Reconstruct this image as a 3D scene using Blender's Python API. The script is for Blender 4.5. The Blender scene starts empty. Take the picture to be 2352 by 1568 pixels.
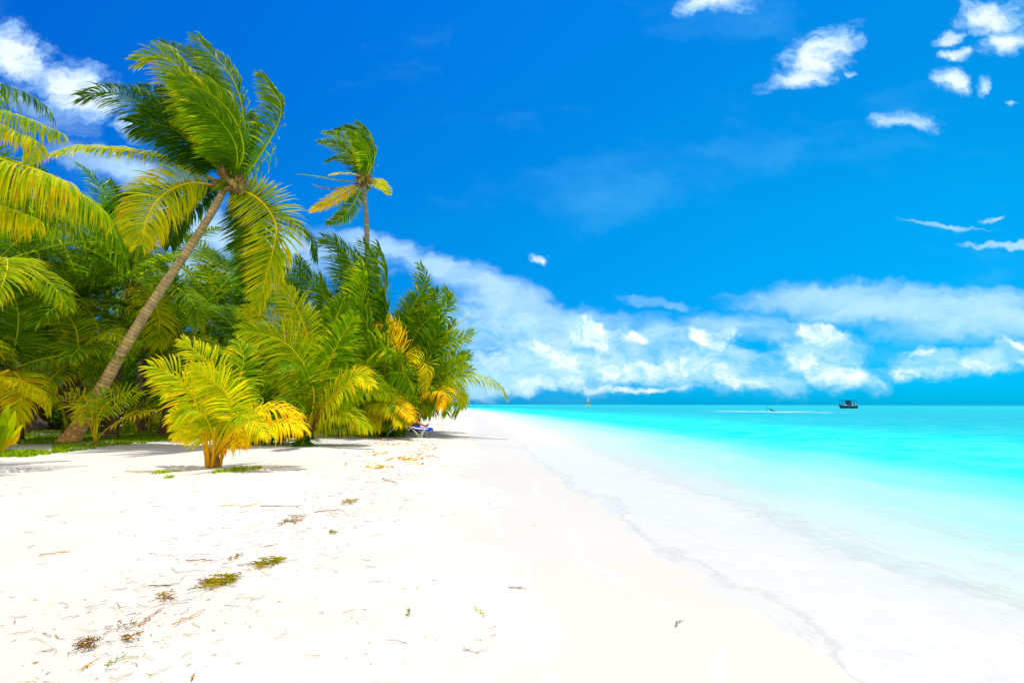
import bpy, math, random
from mathutils import Vector, Matrix, noise as mnoise
from math import radians, sin, cos, pi, sqrt
R = random.Random(7)
scene = bpy.context.scene
col = scene.collection
# ------------------------------------------------------------------ camera, exposure
F = 2352*20/36.0                       # focal length in units of the 2352-wide view of the photo
PITCH = math.atan(144/F); ROLL = radians(0.1)
CAM = Vector((0, 0, 1.5))
cam_d = bpy.data.cameras.new('camera'); cam = bpy.data.objects.new('camera', cam_d); col.objects.link(cam)
cam_d.lens = 20; cam_d.sensor_width = 36; cam_d.clip_start = 0.05; cam_d.clip_end = 20000
ROT = Matrix.Rotation(radians(90)+PITCH, 3, 'X') @ Matrix.Rotation(ROLL, 3, 'Z')
cam.matrix_world = Matrix.Translation(CAM) @ ROT.to_4x4()
scene.camera = cam
scene.render.engine = 'CYCLES'
scene.view_settings.view_transform = 'Standard'; scene.view_settings.look = 'None'
scene.view_settings.gamma = 1; scene.view_settings.exposure = 0.42
def ray(x, y): return ROT @ Vector(((x-1176)/F, -(y-784)/F, -1))
def at(x, y, D):
    r = ray(x, y); return CAM + r*(D/r.y)
def proj(p):
    q = ROT.transposed() @ (Vector(p)-CAM)
    if q.z > -0.01: return (-9999, -9999)
    return (1176+F*q.x/-q.z, 784-F*q.y/-q.z)
# ------------------------------------------------------------------ sun and sky
SUNV = Vector((-0.06, 0.21, 0.975)).normalized()
sl = bpy.data.lights.new('sun', 'SUN'); sl.energy = 4.3; sl.angle = radians(0.5); sl.color = (1.0, 0.95, 0.86)
so = bpy.data.objects.new('sun', sl); col.objects.link(so); so.rotation_euler = (-SUNV).to_track_quat('-Z', 'Y').to_euler()
so.location = (0, 0, 60)
world = bpy.data.worlds.new('World'); scene.world = world; world.use_nodes = True
wn = world.node_tree.nodes; wl = world.node_tree.links; wn.clear()
class NT:
    def __init__(s, nt): s.n = nt.nodes; s.l = nt.links
    def put(s, sock, v):
        if v is None: return
        if hasattr(v, 'is_linked') or hasattr(v, 'links'): s.l.new(v, sock)
        else: sock.default_value = v
    def m(s, op, a, b=None, c=None, clamp=False):
        n = s.n.new('ShaderNodeMath'); n.operation = op; n.use_clamp = clamp
        s.put(n.inputs[0], a); s.put(n.inputs[1], b)
        if c is not None: s.put(n.inputs[2], c)
        return n.outputs[0]
    def vm(s, op, a, b=None, out=0):
        n = s.n.new('ShaderNodeVectorMath'); n.operation = op
        s.put(n.inputs[0], a); s.put(n.inputs[1], b); return n.outputs[out]
    def xyz(s, x, y, z):
        n = s.n.new('ShaderNodeCombineXYZ'); s.put(n.inputs[0], x); s.put(n.inputs[1], y); s.put(n.inputs[2], z); return n.outputs[0]
    def sep(s, v):
        n = s.n.new('ShaderNodeSeparateXYZ'); s.l.new(v, n.inputs[0]); return n.outputs
    def noise(s, v, scale, detail=5, rough=.55, dist=0, color=False):
        n = s.n.new('ShaderNodeTexNoise'); s.put(n.inputs['Vector'], v); n.inputs['Scale'].default_value = scale
        n.inputs['Detail'].default_value = detail; n.inputs['Roughness'].default_value = rough; n.inputs['Distortion'].default_value = dist
        return n.outputs['Color' if color else 'Fac']
    def map(s, v, loc=(0,0,0), rot=(0,0,0), sc=(1,1,1), typ='POINT'):
        n = s.n.new('ShaderNodeMapping'); n.vector_type = typ; s.l.new(v, n.inputs[0])
        n.inputs[1].default_value = loc; n.inputs[2].default_value = rot; n.inputs[3].default_value = sc; return n.outputs[0]
    def mr(s, v, a, b, c=0., d=1., typ='SMOOTHSTEP'):
        n = s.n.new('ShaderNodeMapRange'); n.interpolation_type = typ; s.put(n.inputs[0], v)
        for i, q in enumerate((a, b, c, d)): s.put(n.inputs[i+1], q)
        return n.outputs[0]
    def mix(s, f, a, b, bt='MIX'):
        n = s.n.new('ShaderNodeMix'); n.data_type = 'RGBA'; n.blend_type = bt; s.put(n.inputs[0], f)
        for q, v in ((n.inputs[6], a), (n.inputs[7], b)):
            s.put(q, (*v, 1) if isinstance(v, tuple) and len(v) == 3 else v)
        return n.outputs[2]
    def ramp(s, f, stops, interp='LINEAR'):
        n = s.n.new('ShaderNodeValToRGB'); s.put(n.inputs[0], f); e = n.color_ramp.elements; n.color_ramp.interpolation = interp
        while len(e) < len(stops): e.new(.5)
        for q, (p, c) in zip(e, stops): q.position = p; q.color = (*c, 1)
        return n.outputs[0]
W = NT(world.node_tree)
tc = wn.new('ShaderNodeTexCoord').outputs['Generated']
dx, dy, dz = W.sep(tc)
sky = wn.new('ShaderNodeTexSky'); sky.sky_type = 'NISHITA'; sky.sun_disc = False
sky.sun_elevation = math.asin(SUNV.z); sky.sun_rotation = math.atan2(SUNV.x, SUNV.y)
sky.air_density = 1.0; sky.dust_density = 0.3; sky.ozone_density = 3.0
elev = W.m('MAXIMUM', dz, 0.)
tint = W.ramp(elev, [(0., (.0, .44, 1.22)), (.05, (.0, .465, 1.12)), (.10, (.0, .49, .98)), (.30, (.0, .665, 1.12)), (.6, (.0, .64, 1.32)), (1., (.45, .9, 1.5))])
lr = W.mr(dx, -.7, .6, .56, 1.38, 'LINEAR')
blue = W.mix(1., W.mix(1., sky.outputs[0], (.1, .1, .1), 'MULTIPLY'), tint, 'MULTIPLY')
blue = W.mix(1., blue, W.xyz(lr, lr, W.mr(dx, -.7, .6, .86, 1.14, 'LINEAR')), 'MULTIPLY')
# cloud fields live in world directions p = (x/y, z/y) of the half of the sky towards +Y
ysafe = W.m('MAXIMUM', dy, .05)
P = W.xyz(W.m('DIVIDE', dx, ysafe), W.m('DIVIDE', dz, ysafe), 0.)
wob = W.vm('SUBTRACT', W.noise(P, 5., 4, .6, color=True), (.5, .5, .5))
PW = W.vm('ADD', P, W.vm('MULTIPLY', wob, (.16, .075, 0.)))
wob2 = W.vm('SUBTRACT', W.noise(P, 26., 5, .6, color=True), (.5, .5, .5))
PW = W.vm('ADD', PW, W.vm('MULTIPLY', wob2, (.05, .035, 0.)))
def pdir(x, y):
    r = ray(x, y); return (r.x/r.y, r.z/r.y)
def blobs(lst):
    tot = None
    for (x, y, a, b, rot, s) in lst:
        px, py = pdir(x, y)
        k = 1/F*1.05
        v = W.map(PW, (px, py, 0), (0, 0, radians(rot)), (a*k, b*k, 1), 'TEXTURE')
        m = W.mr(W.vm('LENGTH', v, out=1), 0.15, 1.25, s, 0., 'SMOOTHSTEP')
        tot = m if tot is None else W.m('MAXIMUM', tot, m)
    return tot
cum = blobs([(50, 120, 150, 92, -30, 1.), (185, 205, 140, 88, -32, 1.), (285, 285, 60, 35, -40, .7), (1870, 125, 145, 78, 25, 1.), (1830, 180, 110, 42, 10, .95), (1640, 0, 105, 42, 15, .9),
    (2270, 40, 120, 66, 0, .95), (2315, 98, 95, 46, 10, .95), (2192, 186, 52, 42, 0, .95), (2193, 128, 52, 21, 5, .9), (2180, 90, 38, 23, 25, .85), (2272, 200, 28, 30, 40, .75), (2070, 285, 100, 32, -3, .7), (1952, 162, 28, 12, 0, .7),
    (1245, 592, 24, 17, -20, .85), (2345, 245, 20, 12, 0, .6), (2295, 495, 34, 9, 20, .65)])
low = blobs([(1225, 790, 52, 26, 0, .9), (1345, 762, 90, 50, -20, .95), (1465, 772, 62, 20, 0, .85), (1300, 825, 130, 45, 0, .85), (1430, 850, 160, 45, 0, .85), (1620, 790, 68, 34, -30, .9), (1652, 770, 30, 26, 0, 1.), (1600, 850, 140, 40, -12, .85),
    (1680, 880, 100, 22, -8, .75), (1250, 880, 170, 26, 0, .7), (1880, 762, 98, 34, -8, 1.0), (1840, 812, 70, 34, -25, .95), (1910, 850, 130, 34, -10, .85), (2125, 800, 34, 18, 0, .75), (2100, 850, 105, 24, 0, .7), (2230, 840, 75, 26, -10, .72), (2330, 800, 75, 20, -10, .75), (2345, 838, 44, 14, 0, .7), (1440, 895, 260, 13, 0, .7), (1120, 830, 80, 60, 0, .6)])
veil = blobs([(2080, 705, 520, 66, -2, .80), (2300, 745, 330, 60, 3, .85), (1700, 745, 300, 50, 0, .6), (1500, 700, 130, 22, -8, .55), (1060, 640, 250, 55, -18, .85), (1200, 720, 230, 70, -14, .8), (900, 590, 260, 42, -16, .7), (1250, 840, 330, 70, 0, .72), (560, 555, 400, 70, -12, .85), (330, 400, 280, 56, -18, .75), (470, 630, 280, 50, -5, .85),
    (2190, 518, 170, 10, -2, .62), (2320, 563, 150, 12, 0, .72), (90, 250, 200, 60, -30, .55), (1180, 880, 260, 36, 0, .6), (1440, 750, 420, 60, -6, .5), (2200, 820, 300, 50, 0, .42)])
n1 = W.noise(W.vm('MULTIPLY', PW, (1., 1.7, 1.)), 21., 10, .68)
n2 = W.noise(W.map(PW, (3, 1, 0), (0, 0, radians(10)), (1, 4, 1)), 5., 7, .6)
def dens(f, n, k, lo, hi): return W.mr(W.m('ADD', f, W.m('MULTIPLY', W.m('MULTIPLY', W.m('SUBTRACT', n, .5), k), W.m('MULTIPLY', f, 3.5, clamp=True))), lo, hi)
dc = dens(cum, n1, 1.8, .14, 1.05)
dl = dens(low, n1, 2.3, .16, 1.0)
dv = W.m('MULTIPLY', dens(veil, n2, 1.2, .20, .95), .74)
bank = blobs([(1350, 820, 360, 95, 0, 1.), (1640, 845, 260, 70, -5, .95), (1890, 820, 170, 80, -15, .9), (2190, 835, 190, 48, 0, .8), (1180, 870, 260, 50, 0, .85), (1130, 760, 200, 80, -10, .75)])
n3 = W.noise(W.vm('MULTIPLY', PW, (1., 1.9, 1.)), 11., 9, .66)
db = W.m('MULTIPLY', dens(bank, n3, 2.1, .14, .9), .62)
wisp = W.m('MULTIPLY', W.mr(W.noise(W.map(PW, (7, 2, 0), (0, 0, radians(-20)), (1, 2.5, 1)), 2.2, 7, .6), .52, .82), .12)
lit = W.m('MULTIPLY', W.mr(W.noise(W.vm('ADD', PW, (.006, .012, 0.)), 21., 10, .68), .36, .62), W.mr(low, .25, .8))
c_hi = W.mix(W.m('MULTIPLY', W.mr(cum, .45, 1.05), W.mr(n1, .3, .6, .5, 1.)), (.36, .62, .90), (.76, .83, .93))
skyc = W.mix(wisp, blue, (.25, .75, 1.0))
skyc = W.mix(dv, skyc, (.50, .74, .90))
skyc = W.mix(db, skyc, W.mix(W.mr(n1, .35, .62), (.26, .60, .80), (.55, .77, .89)))
skyc = W.mix(W.m('MULTIPLY', dl, .9), skyc, W.mix(lit, (.34, .64, .84), (.88, .91, .93)))
skyc = W.mix(W.m('MULTIPLY', dc, .93), skyc, c_hi)
# unseen broken cloud added overhead and behind the camera to whiten the fill light
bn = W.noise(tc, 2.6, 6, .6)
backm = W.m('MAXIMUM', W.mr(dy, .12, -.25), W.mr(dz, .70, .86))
fill_cl = W.m('MULTIPLY', backm, W.mr(bn, .30, .52))
skyc = W.mix(W.m('MULTIPLY', fill_cl, .95), skyc, (.86, .78, .69))
bg = wn.new('ShaderNodeBackground'); bg.inputs[1].default_value = 1.0
# the Nishita colours are scaled to about 0.1 in the tint ramp and here
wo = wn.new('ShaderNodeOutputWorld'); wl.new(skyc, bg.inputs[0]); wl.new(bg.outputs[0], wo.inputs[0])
# ------------------------------------------------------------------ helpers
def tag(o, label=None, cat=None, group=None, kind=None):
    for k, v in (('label', label), ('category', cat), ('group', group), ('kind', kind)):
        if v: o[k] = v
    return o
def empty(name, loc):
    o = bpy.data.objects.new(name, None); o.location = loc; o.empty_display_size = .2; col.objects.link(o); return o
def mesh_obj(name, vs, fs, mat, parent=None, cols=None, origin=None, smooth=True, floats=None):
    me = bpy.data.meshes.new(name)
    og = Vector(origin) if origin is not None else (parent_origin(parent) if parent else Vector((0, 0, 0)))
    me.from_pydata([(v[0]-og.x, v[1]-og.y, v[2]-og.z) for v in vs], [], fs)
    if cols:
        a = me.color_attributes.new('Col', 'FLOAT_COLOR', 'POINT')
        a.data.foreach_set('color', [c for q in cols for c in (*q, 1.)])
    if floats:
        for k, arr in floats.items():
            a = me.attributes.new(k, 'FLOAT', 'POINT'); a.data.foreach_set('value', arr)
    if smooth: me.polygons.foreach_set('use_smooth', [True]*len(me.polygons))
    me.materials.append(mat); me.update()
    o = bpy.data.objects.new(name, me); col.objects.link(o)
    if parent: o.parent = parent
    elif origin is not None: o.location = og
    return o
def parent_origin(p):
    v = Vector((0, 0, 0))
    while p: v += Vector(p.location); p = p.parent
    return v
class MB:
    def __init__(s): s.v = []; s.f = []; s.c = []
    def add(s, vs, fs, c=None):
        n = len(s.v); s.v += [tuple(v) for v in vs]; s.f += [tuple(i+n for i in f) for f in fs]
        if c is not None: s.c += [c]*len(vs)
    def box(s, c, sz, M=None, bev=.0):
        hx, hy, hz = sz[0]/2, sz[1]/2, sz[2]/2
        vs = [Vector((a*hx, b*hy, d*hz)) for a in (-1, 1) for b in (-1, 1) for d in (-1, 1)]
        if M: vs = [M @ v for v in vs]
        s.add([v+Vector(c) for v in vs], [(0,1,3,2),(4,6,7,5),(0,4,5,1),(2,3,7,6),(0,2,6,4),(1,5,7,3)])
    def tube(s, pts, rad, n=8, c=None, cap=True):
        pts = [Vector(p) for p in pts]; k = len(pts); vs = []; fs = []
        up = Vector((0, 0, 1)) if abs((pts[-1]-pts[0]).normalized().z) < .9 else Vector((1, 0, 0))
        for i, p in enumerate(pts):
            t = (pts[min(i+1, k-1)]-pts[max(i-1, 0)])
            if t.length < 1e-9: t = Vector((0, 0, 1))
            t.normalize(); a = t.cross(up)
            if a.length < 1e-6: a = t.cross(Vector((0, 1, 0)))
            a.normalize(); b = a.cross(t); r = rad[i] if isinstance(rad, (list, tuple)) else rad
            for j in range(n):
                q = 2*pi*j/n; vs.append(p+a*(cos(q)*r)+b*(sin(q)*r))
        for i in range(k-1):
            for j in range(n):
                fs.append((i*n+j, i*n+(j+1) % n, (i+1)*n+(j+1) % n, (i+1)*n+j))
        if cap: fs += [tuple(range(n))[::-1], tuple(range((k-1)*n, k*n))]
        s.add(vs, fs, c)
    def ball(s, c, r, n=8, m=6, sc=(1, 1, 1), col=None):
        vs = []; fs = []
        for i in range(m+1):
            th = pi*i/m
            for j in range(n):
                q = 2*pi*j/n; vs.append(Vector(c)+Vector((r*sc[0]*sin(th)*cos(q), r*sc[1]*sin(th)*sin(q), r*sc[2]*cos(th))))
        for i in range(m):
            for j in range(n): fs.append((i*n+j, (i+1)*n+j, (i+1)*n+(j+1) % n, i*n+(j+1) % n))
        s.add(vs, fs, col)
    def build(s, name, mat, parent=None, smooth=True, origin=None):
        return mesh_obj(name, s.v, s.f, mat, parent, s.c if s.c and len(s.c) == len(s.v) else None, origin, smooth)
def mat_new(name):
    m = bpy.data.materials.new(name); m.use_nodes = True
    t = NT(m.node_tree); b = m.node_tree.nodes['Principled BSDF']; return m, t, b
def simple(name, c, rough=.6, spec=.3, var=.15, scale=8., metal=0., bump=0.):
    m, t, b = mat_new(name)
    g = m.node_tree.nodes.new('ShaderNodeTexCoord').outputs['Object']
    n = t.noise(g, scale, 5, .6)
    t.put(b.inputs['Base Color'], t.mix(t.mr(n, .3, .7), tuple(q*(1-var) for q in c), tuple(min(1, q*(1+var)) for q in c)))
    b.inputs['Roughness'].default_value = rough; b.inputs['Specular IOR Level'].default_value = spec; b.inputs['Metallic'].default_value = metal
    if bump:
        bp = m.node_tree.nodes.new('ShaderNodeBump'); bp.inputs['Strength'].default_value = bump; bp.inputs['Distance'].default_value = .02
        t.put(bp.inputs['Height'], t.noise(g, scale*4, 6, .65)); m.node_tree.links.new(bp.outputs[0], b.inputs['Normal'])
    return m
def leaf_mat(name, trans=.4, rough=.42):
    m, t, b = mat_new(name); nt = m.node_tree
    at_ = nt.nodes.new('ShaderNodeAttribute'); at_.attribute_name = 'Col'
    c = at_.outputs['Color']
    t.put(b.inputs['Base Color'], c); b.inputs['Roughness'].default_value = rough; b.inputs['Specular IOR Level'].default_value = .02
    tr = nt.nodes.new('ShaderNodeBsdfTranslucent'); t.put(tr.inputs[0], t.mix(1., c, (1.5, 1.45, .2), 'MULTIPLY'))
    mx = nt.nodes.new('ShaderNodeMixShader'); mx.inputs[0].default_value = trans
    nt.links.new(b.outputs[0], mx.inputs[1]); nt.links.new(tr.outputs[0], mx.inputs[2])
    nt.links.new(mx.outputs[0], nt.nodes['Material Output'].inputs[0]); return m
M_leaf = leaf_mat('palm_leaf', .48, .62)
M_rib = leaf_mat('palm_rib', .08, .5)
M_grass = leaf_mat('grass_blade', .45, .6)
M_weed = leaf_mat('seaweed', .25, .6)
def bark_mat():
    m, t, b = mat_new('palm_bark'); nt = m.node_tree
    a = nt.nodes.new('ShaderNodeAttribute'); a.attribute_name = 'Col'
    g = nt.nodes.new('ShaderNodeTexCoord').outputs['Object']
    n = t.noise(g, 9., 7, .7); n2_ = t.noise(g, 2.2, 4, .6)
    f = t.m('MULTIPLY', t.mr(n, .25, .75, .7, 1.25), t.mr(n2_, .3, .7, .8, 1.15))
    t.put(b.inputs['Base Color'], t.mix(1., a.outputs['Color'], t.xyz(f, f, f), 'MULTIPLY'))
    b.inputs['Roughness'].default_value = .9; b.inputs['Specular IOR Level'].default_value = .1
    bp = nt.nodes.new('ShaderNodeBump'); bp.inputs['Strength'].default_value = .7; bp.inputs['Distance'].default_value = .03
    nt.links.new(t.noise(g, 25., 6, .7), bp.inputs['Height']); nt.links.new(bp.outputs[0], b.inputs['Normal']); return m
M_bark = bark_mat()
def crom(pts, n):
    pts = [Vector(p) for p in pts]; P_ = [pts[0]*2-pts[1]]+pts+[pts[-1]*2-pts[-2]]
    seg = len(pts)-1; ln = [(pts[i+1]-pts[i]).length for i in range(seg)]; tot = sum(ln) or 1; out = []
    for k in range(n+1):
        d = tot*k/n; i = 0
        while i < seg-1 and d > ln[i]: d -= ln[i]; i += 1
        t = min(1, d/(ln[i] or 1)); a, b, c, e = P_[i], P_[i+1], P_[i+2], P_[i+3]
        out.append(.5*((2*b)+(c-a)*t+(2*a-5*b+4*c-e)*t*t+(3*b-a-3*c+e)*t**3))
    return out
# ------------------------------------------------------------------ the shoreline, terrain heights
ZW = -0.30
def hitz(x, y, z):
    r = ray(x, y); return CAM + r*((z-CAM.z)/r.z)
_sp = [hitz(x, y, ZW) for x, y in ((2150, 1600), (2094, 1563), (1997, 1489), (1934, 1432), (1769, 1363), (1700, 1318), (1541, 1245), (1467, 1168), (1364, 1125), (1267, 1063), (1215, 1020), (1172, 990), (1120, 958), (1085, 946), (1060, 940), (1036, 936.5))]
SHORE = sorted([(p.y, p.x) for p in _sp])
SHORE = [(-60., 9.), (-10., 4.4), (0., 3.0)]+SHORE+[(SHORE[-1][0]*1.5, SHORE[-1][1]-70), (900., -420.), (4000., -3000.), (9000., -8000.)]
SHORE.sort()
def shore(y):
    if y <= SHORE[0][0]: return SHORE[0][1]
    for (a, b), (c, d) in zip(SHORE, SHORE[1:]):
        if y <= c:
            return b+(d-b)*(y-a)/(c-a)
    return SHORE[-1][1]
def sm(a, b, x):
    t = max(0., min(1., (x-a)/(b-a))); return t*t*(3-2*t)
def gz(x, y):
    u = x-shore(y)
    z = ZW*sm(-6.0, 0.3, u) - .9*sm(0.0, 9.0, u) - 3*sm(9, 60, u)
    if u < -2:
        k = sm(-2, -6, u)
        z += k*(.05*mnoise.noise(Vector((x*.16, y*.16, 3.)))+.018*mnoise.noise(Vector((x*.9, y*.9, 1.))))
    if u < 0 and y < 40 and x > -30: z += .009*mnoise.noise(Vector((x*3.1, y*3.1, 5.)))*sm(0, -3, u)
    return z
def ground(x, y):
    p = hitz(x, y, 0.)
    for _ in range(6): p = hitz(x, y, gz(p.x, p.y))
    p.z = gz(p.x, p.y); return p
def axis(lo, hi, step, far, g=1.22):
    a = []; x = lo
    while x <= hi: a.append(x); x += step
    s = step; x = hi
    while x < far: s *= g; x += s; a.append(x)
    return a
def sand_mat():
    m, t, b = mat_new('coral_sand'); nt = m.node_tree
    g = nt.nodes.new('ShaderNodeNewGeometry').outputs['Position']
    u = nt.nodes.new('ShaderNodeAttribute'); u.attribute_name = 'shore'; u = u.outputs['Fac']
    big = t.noise(g, .35, 5, .6); fine = t.noise(g, 14., 6, .7)
    c = t.mix(t.mr(big, .35, .65), (.455, .438, .415), (.50, .482, .456))
    c = t.mix(t.m('MULTIPLY', t.mr(fine, .60, .75), .25), c, (.36, .33, .28))
    wet = t.mr(t.m('ADD', u, t.m('MULTIPLY', t.m('SUBTRACT', t.noise(g, .5, 4, .5), .5), 2.4)), -3.1, -2.2)
    c = t.mix(t.m('MULTIPLY', t.m('MULTIPLY', wet, .8), t.mr(t.sep(g)[1], 10., 30., 1., .35)), c, (.437, .424, .39))
    # thin bright lines left by the last waves
    for off, wd in ((-1.35, .02), (-2.3, .025)):
        q = t.m('ABSOLUTE', t.m('SUBTRACT', t.m('ADD', u, t.m('MULTIPLY', t.m('SUBTRACT', t.noise(g, .42, 3, .5), .5), 1.6)), off))
        ln = t.m('MULTIPLY', t.mr(q, wd, wd*2.2, 1., 0.), t.mr(t.noise(g, .8, 3, .6), .42, .6))
        c = t.mix(t.m('MULTIPLY', ln, .55), c, (.50, .50, .495))
    t.put(b.inputs['Base Color'], c)
    t.put(b.inputs['Roughness'], t.mr(wet, 0., 1., .95, .45)); b.inputs['Specular IOR Level'].default_value = .12
    bp = nt.nodes.new('ShaderNodeBump'); bp.inputs['Distance'].default_value = .05; t.put(bp.inputs['Strength'], t.mr(wet, 0, 1, .9, .05))
    h = t.m('ADD', t.m('ADD', t.noise(g, 5., 8, .62), t.m('MULTIPLY', t.mr(t.noise(g, 2.1, 2, .5), .30, .50), .3)), t.m('MULTIPLY', t.noise(t.map(g, sc=(1, .3, 1)), 1.6, 4, .6), 1.4))
    nt.links.new(h, bp.inputs['Height']); nt.links.new(bp.outputs[0], b.inputs['Normal']); return m
def sheet(name, us, ys, zf, mat):
    vs = []; at_ = []
    for y in ys:
        s = shore(y)
        for u in us: vs.append((s+u, y, zf(s+u, y, u))); at_.append(u)
    n = len(us); fs = [(j*n+i, j*n+i+1, (j+1)*n+i+1, (j+1)*n+i) for j in range(len(ys)-1) for i in range(n-1)]
    o = mesh_obj(name, vs, fs, mat, floats={'shore': at_}); o['kind'] = 'structure'; return o
us_neg = [-x for x in axis(0, 34, .3, 8000)][::-1]
us = us_neg+[x for x in axis(.3, 12, .4, 8000)]
ys = [-60, -30, -15, -8]+[y for y in axis(-5, 36, .25, 9000, 1.15)]
sheet('sand', us, ys, lambda x, y, u: gz(x, y) if y < 400 else (ZW-.9*sm(0, 9, u)-3*sm(9, 60, u) if u > -6 else 0.), sand_mat())
def water_mat():
    m, t, b = mat_new('lagoon_water'); nt = m.node_tree
    g = nt.nodes.new('ShaderNodeNewGeometry').outputs['Position']
    u0 = nt.nodes.new('ShaderNodeAttribute'); u0.attribute_name = 'shore'; u0 = u0.outputs['Fac']
    gx, gy, gz_ = t.sep(g)
    nA = t.m('SUBTRACT', t.noise(t.map(g, sc=(1, .35, 1)), .55, 5, .55), .5)
    u = t.m('ADD', u0, t.m('MULTIPLY', nA, 3.2))
    # depth colour: bottom drops away with the distance from the shoreline
    lu = t.m('LOGARITHM', t.m('MAXIMUM', u, .5), 10.)
    c = t.ramp(t.mr(lu, -.3, 3.2, 0., 1., 'LINEAR'), [(0., (.425, .43, .415)), (.16, (.40, .44, .42)), (.24, (.34, .455, .425)), (.30, (.25, .475, .44)), (.335, (.17, .50, .46)), (.375, (.04, .54, .50)), (.395, (.0, .55, .52)), (.45, (.0, .52, .50)), (.50, (.0, .34, .40)), (.60, (.0, .26, .35)), (.72, (.0, .31, .36)), (.86, (.0, .42, .44)), (.93, (.0, .27, .36)), (1., (.0, .17, .28))])
    pat = t.noise(t.map(g, sc=(.25, 1., 1)), .05, 5, .6)
    deepm = t.m('MULTIPLY', t.mr(u, 14., 40.), t.mr(pat, .48, .62))
    c = t.mix(t.m('MULTIPLY', deepm, .75), c, (.0, .24, .38))
    far = t.m('MULTIPLY', t.mr(gx, 16., 60.), t.mr(gy, 20., 60.)); c = t.mix(t.m('MULTIPLY', far, .5), c, (.0, .26, .39))
    rip = t.mr(t.noise(t.map(g, rot=(0, 0, .2), sc=(.5, 1.6, 1)), .8, 7, .7), .35, .65); c = t.mix(t.m('MULTIPLY', rip, t.mr(u, 4., 14., .05, .22)), c, t.mix(.5, c, (.30, .62, .60)))
    reef = t.m('MULTIPLY', t.mr(t.noise(t.map(g, sc=(.12, 1., 1)), .02, 5, .65), .56, .60), t.mr(gy, 120., 260.))
    c = t.mix(t.m('MULTIPLY', reef, .55), c, (.0, .18, .23))
    # foam at the edge of the wash, patches further out
    fn = t.noise(g, 2.6, 8, .68, .5); fb = t.noise(t.map(g, sc=(1., .5, 1.)), .9, 5, .6)
    wv = t.m('ADD', u0, t.m('MULTIPLY', t.m('SUBTRACT', fb, .5), 1.6))
    band = t.m('MULTIPLY', t.mr(wv, -.6, .0), t.mr(wv, 1.1, 3.4, 1., 0.))
    foam = t.mr(t.m('ADD', band, t.m('MULTIPLY', t.m('SUBTRACT', fn, .5), 1.1)), .35, .75)
    lines = t.m('MULTIPLY', t.mr(t.m('ABSOLUTE', t.m('SUBTRACT', t.noise(t.map(g, rot=(0, 0, .25), sc=(1., .22, 1.)), .7, 6, .6), .5)), .0, .05, 1., 0.), t.mr(u, 2., 9., .55, .0))
    foam = t.m('MAXIMUM', foam, t.m('MULTIPLY', lines, t.mr(fn, .4, .6)))
    # breaking patch offshore and small whitecaps
    p = hitz(1760, 945, ZW); q = t.map(g, (p.x, p.y, 0), (0, 0, .0), (17., 26., 1000.), 'TEXTURE')
    qd = t.m('ADD', t.vm('LENGTH', q, out=1), t.m('MULTIPLY', t.m('SUBTRACT', t.noise(t.map(g, sc=(.5, .35, 1)), .35, 5, .6), .5), 3.0))
    br = t.mr(qd, .3, .75, 1., 0.)
    caps = t.m('MULTIPLY', t.mr(t.noise(t.map(g, sc=(.22, 1., 1)), .085, 4, .5), .705, .73), t.mr(gy, 90., 160.))
    foam = t.m('MAXIMUM', foam, t.m('MAXIMUM', t.m('MULTIPLY', br, .6), t.m('MULTIPLY', caps, .8)))
    c = t.mix(t.m('MULTIPLY', foam, t.mr(t.noise(g, 9., 6, .7), .3, .6, .65, 1.)), c, (.460, .470, .484))
    t.put(b.inputs['Base Color'], c)
    b.inputs['Roughness'].default_value = .22; b.inputs['IOR'].default_value = 1.2
    t.put(b.inputs['Specular IOR Level'], t.mr(gy, 4., 30., .22, .0))
    bp = nt.nodes.new('ShaderNodeBump'); bp.inputs['Strength'].default_value = .6; bp.inputs['Distance'].default_value = .09
    wvs = t.m('ADD', t.noise(t.map(g, sc=(1.6, .55, 1)), 1.2, 6, .6), t.m('MULTIPLY', foam, t.m('MULTIPLY', fn, .9)))
    nt.links.new(wvs, bp.inputs['Height']); nt.links.new(bp.outputs[0], b.inputs['Normal']); return m
def wz(x, y, u):
    d = sm(-.9, .6, u)
    swell = (.045*sin(u*1.9+.6*sin(y*.5)+y*.12)*sm(.5, 3, u)+.05*math.exp(-((u-1.3-.35*sin(y*.8))/.45)**2)) if u < 60 and y < 120 else 0
    return ZW+swell+.03*mnoise.noise(Vector((x*.8, y*.5, 0)))*d if u > .6 else max(gz(x, y)+.012, ZW+.02*(u+.9))
def edge_u(y): return -.55+.5*mnoise.noise(Vector((0, y*.45, 2.)))+.22*mnoise.noise(Vector((0, y*1.5, 6.)))
wus = [0, .15, .3, .45, .6, .75, .9]+axis(1.1, 14, .25, 9000, 1.2)
wys = [-60, -30, -15, -8]+axis(-5, 40, .25, 9000, 1.12)
def water():
    vs = []; at_ = []
    for y in wys:
        s = shore(y); e = edge_u(y) if y < 150 else -.5
        for w_ in wus:
            u = e+w_*(1.1-e)/1.1 if w_ <= 1.1 else w_
            x = s+u; z = wz(x, y, u) if y < 400 else (ZW if u > 0 else ZW+.02)
            if w_ == 0: z = min(z, gz(x, y)-.004 if y < 400 else z)
            vs.append((x, y, z)); at_.append(u)
    n = len(wus); fs = [(j*n+i, j*n+i+1, (j+1)*n+i+1, (j+1)*n+i) for j in range(len(wys)-1) for i in range(n-1)]
    o = mesh_obj('water', vs, fs, water_mat(), floats={'shore': at_}); o['kind'] = 'structure'
water()
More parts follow.
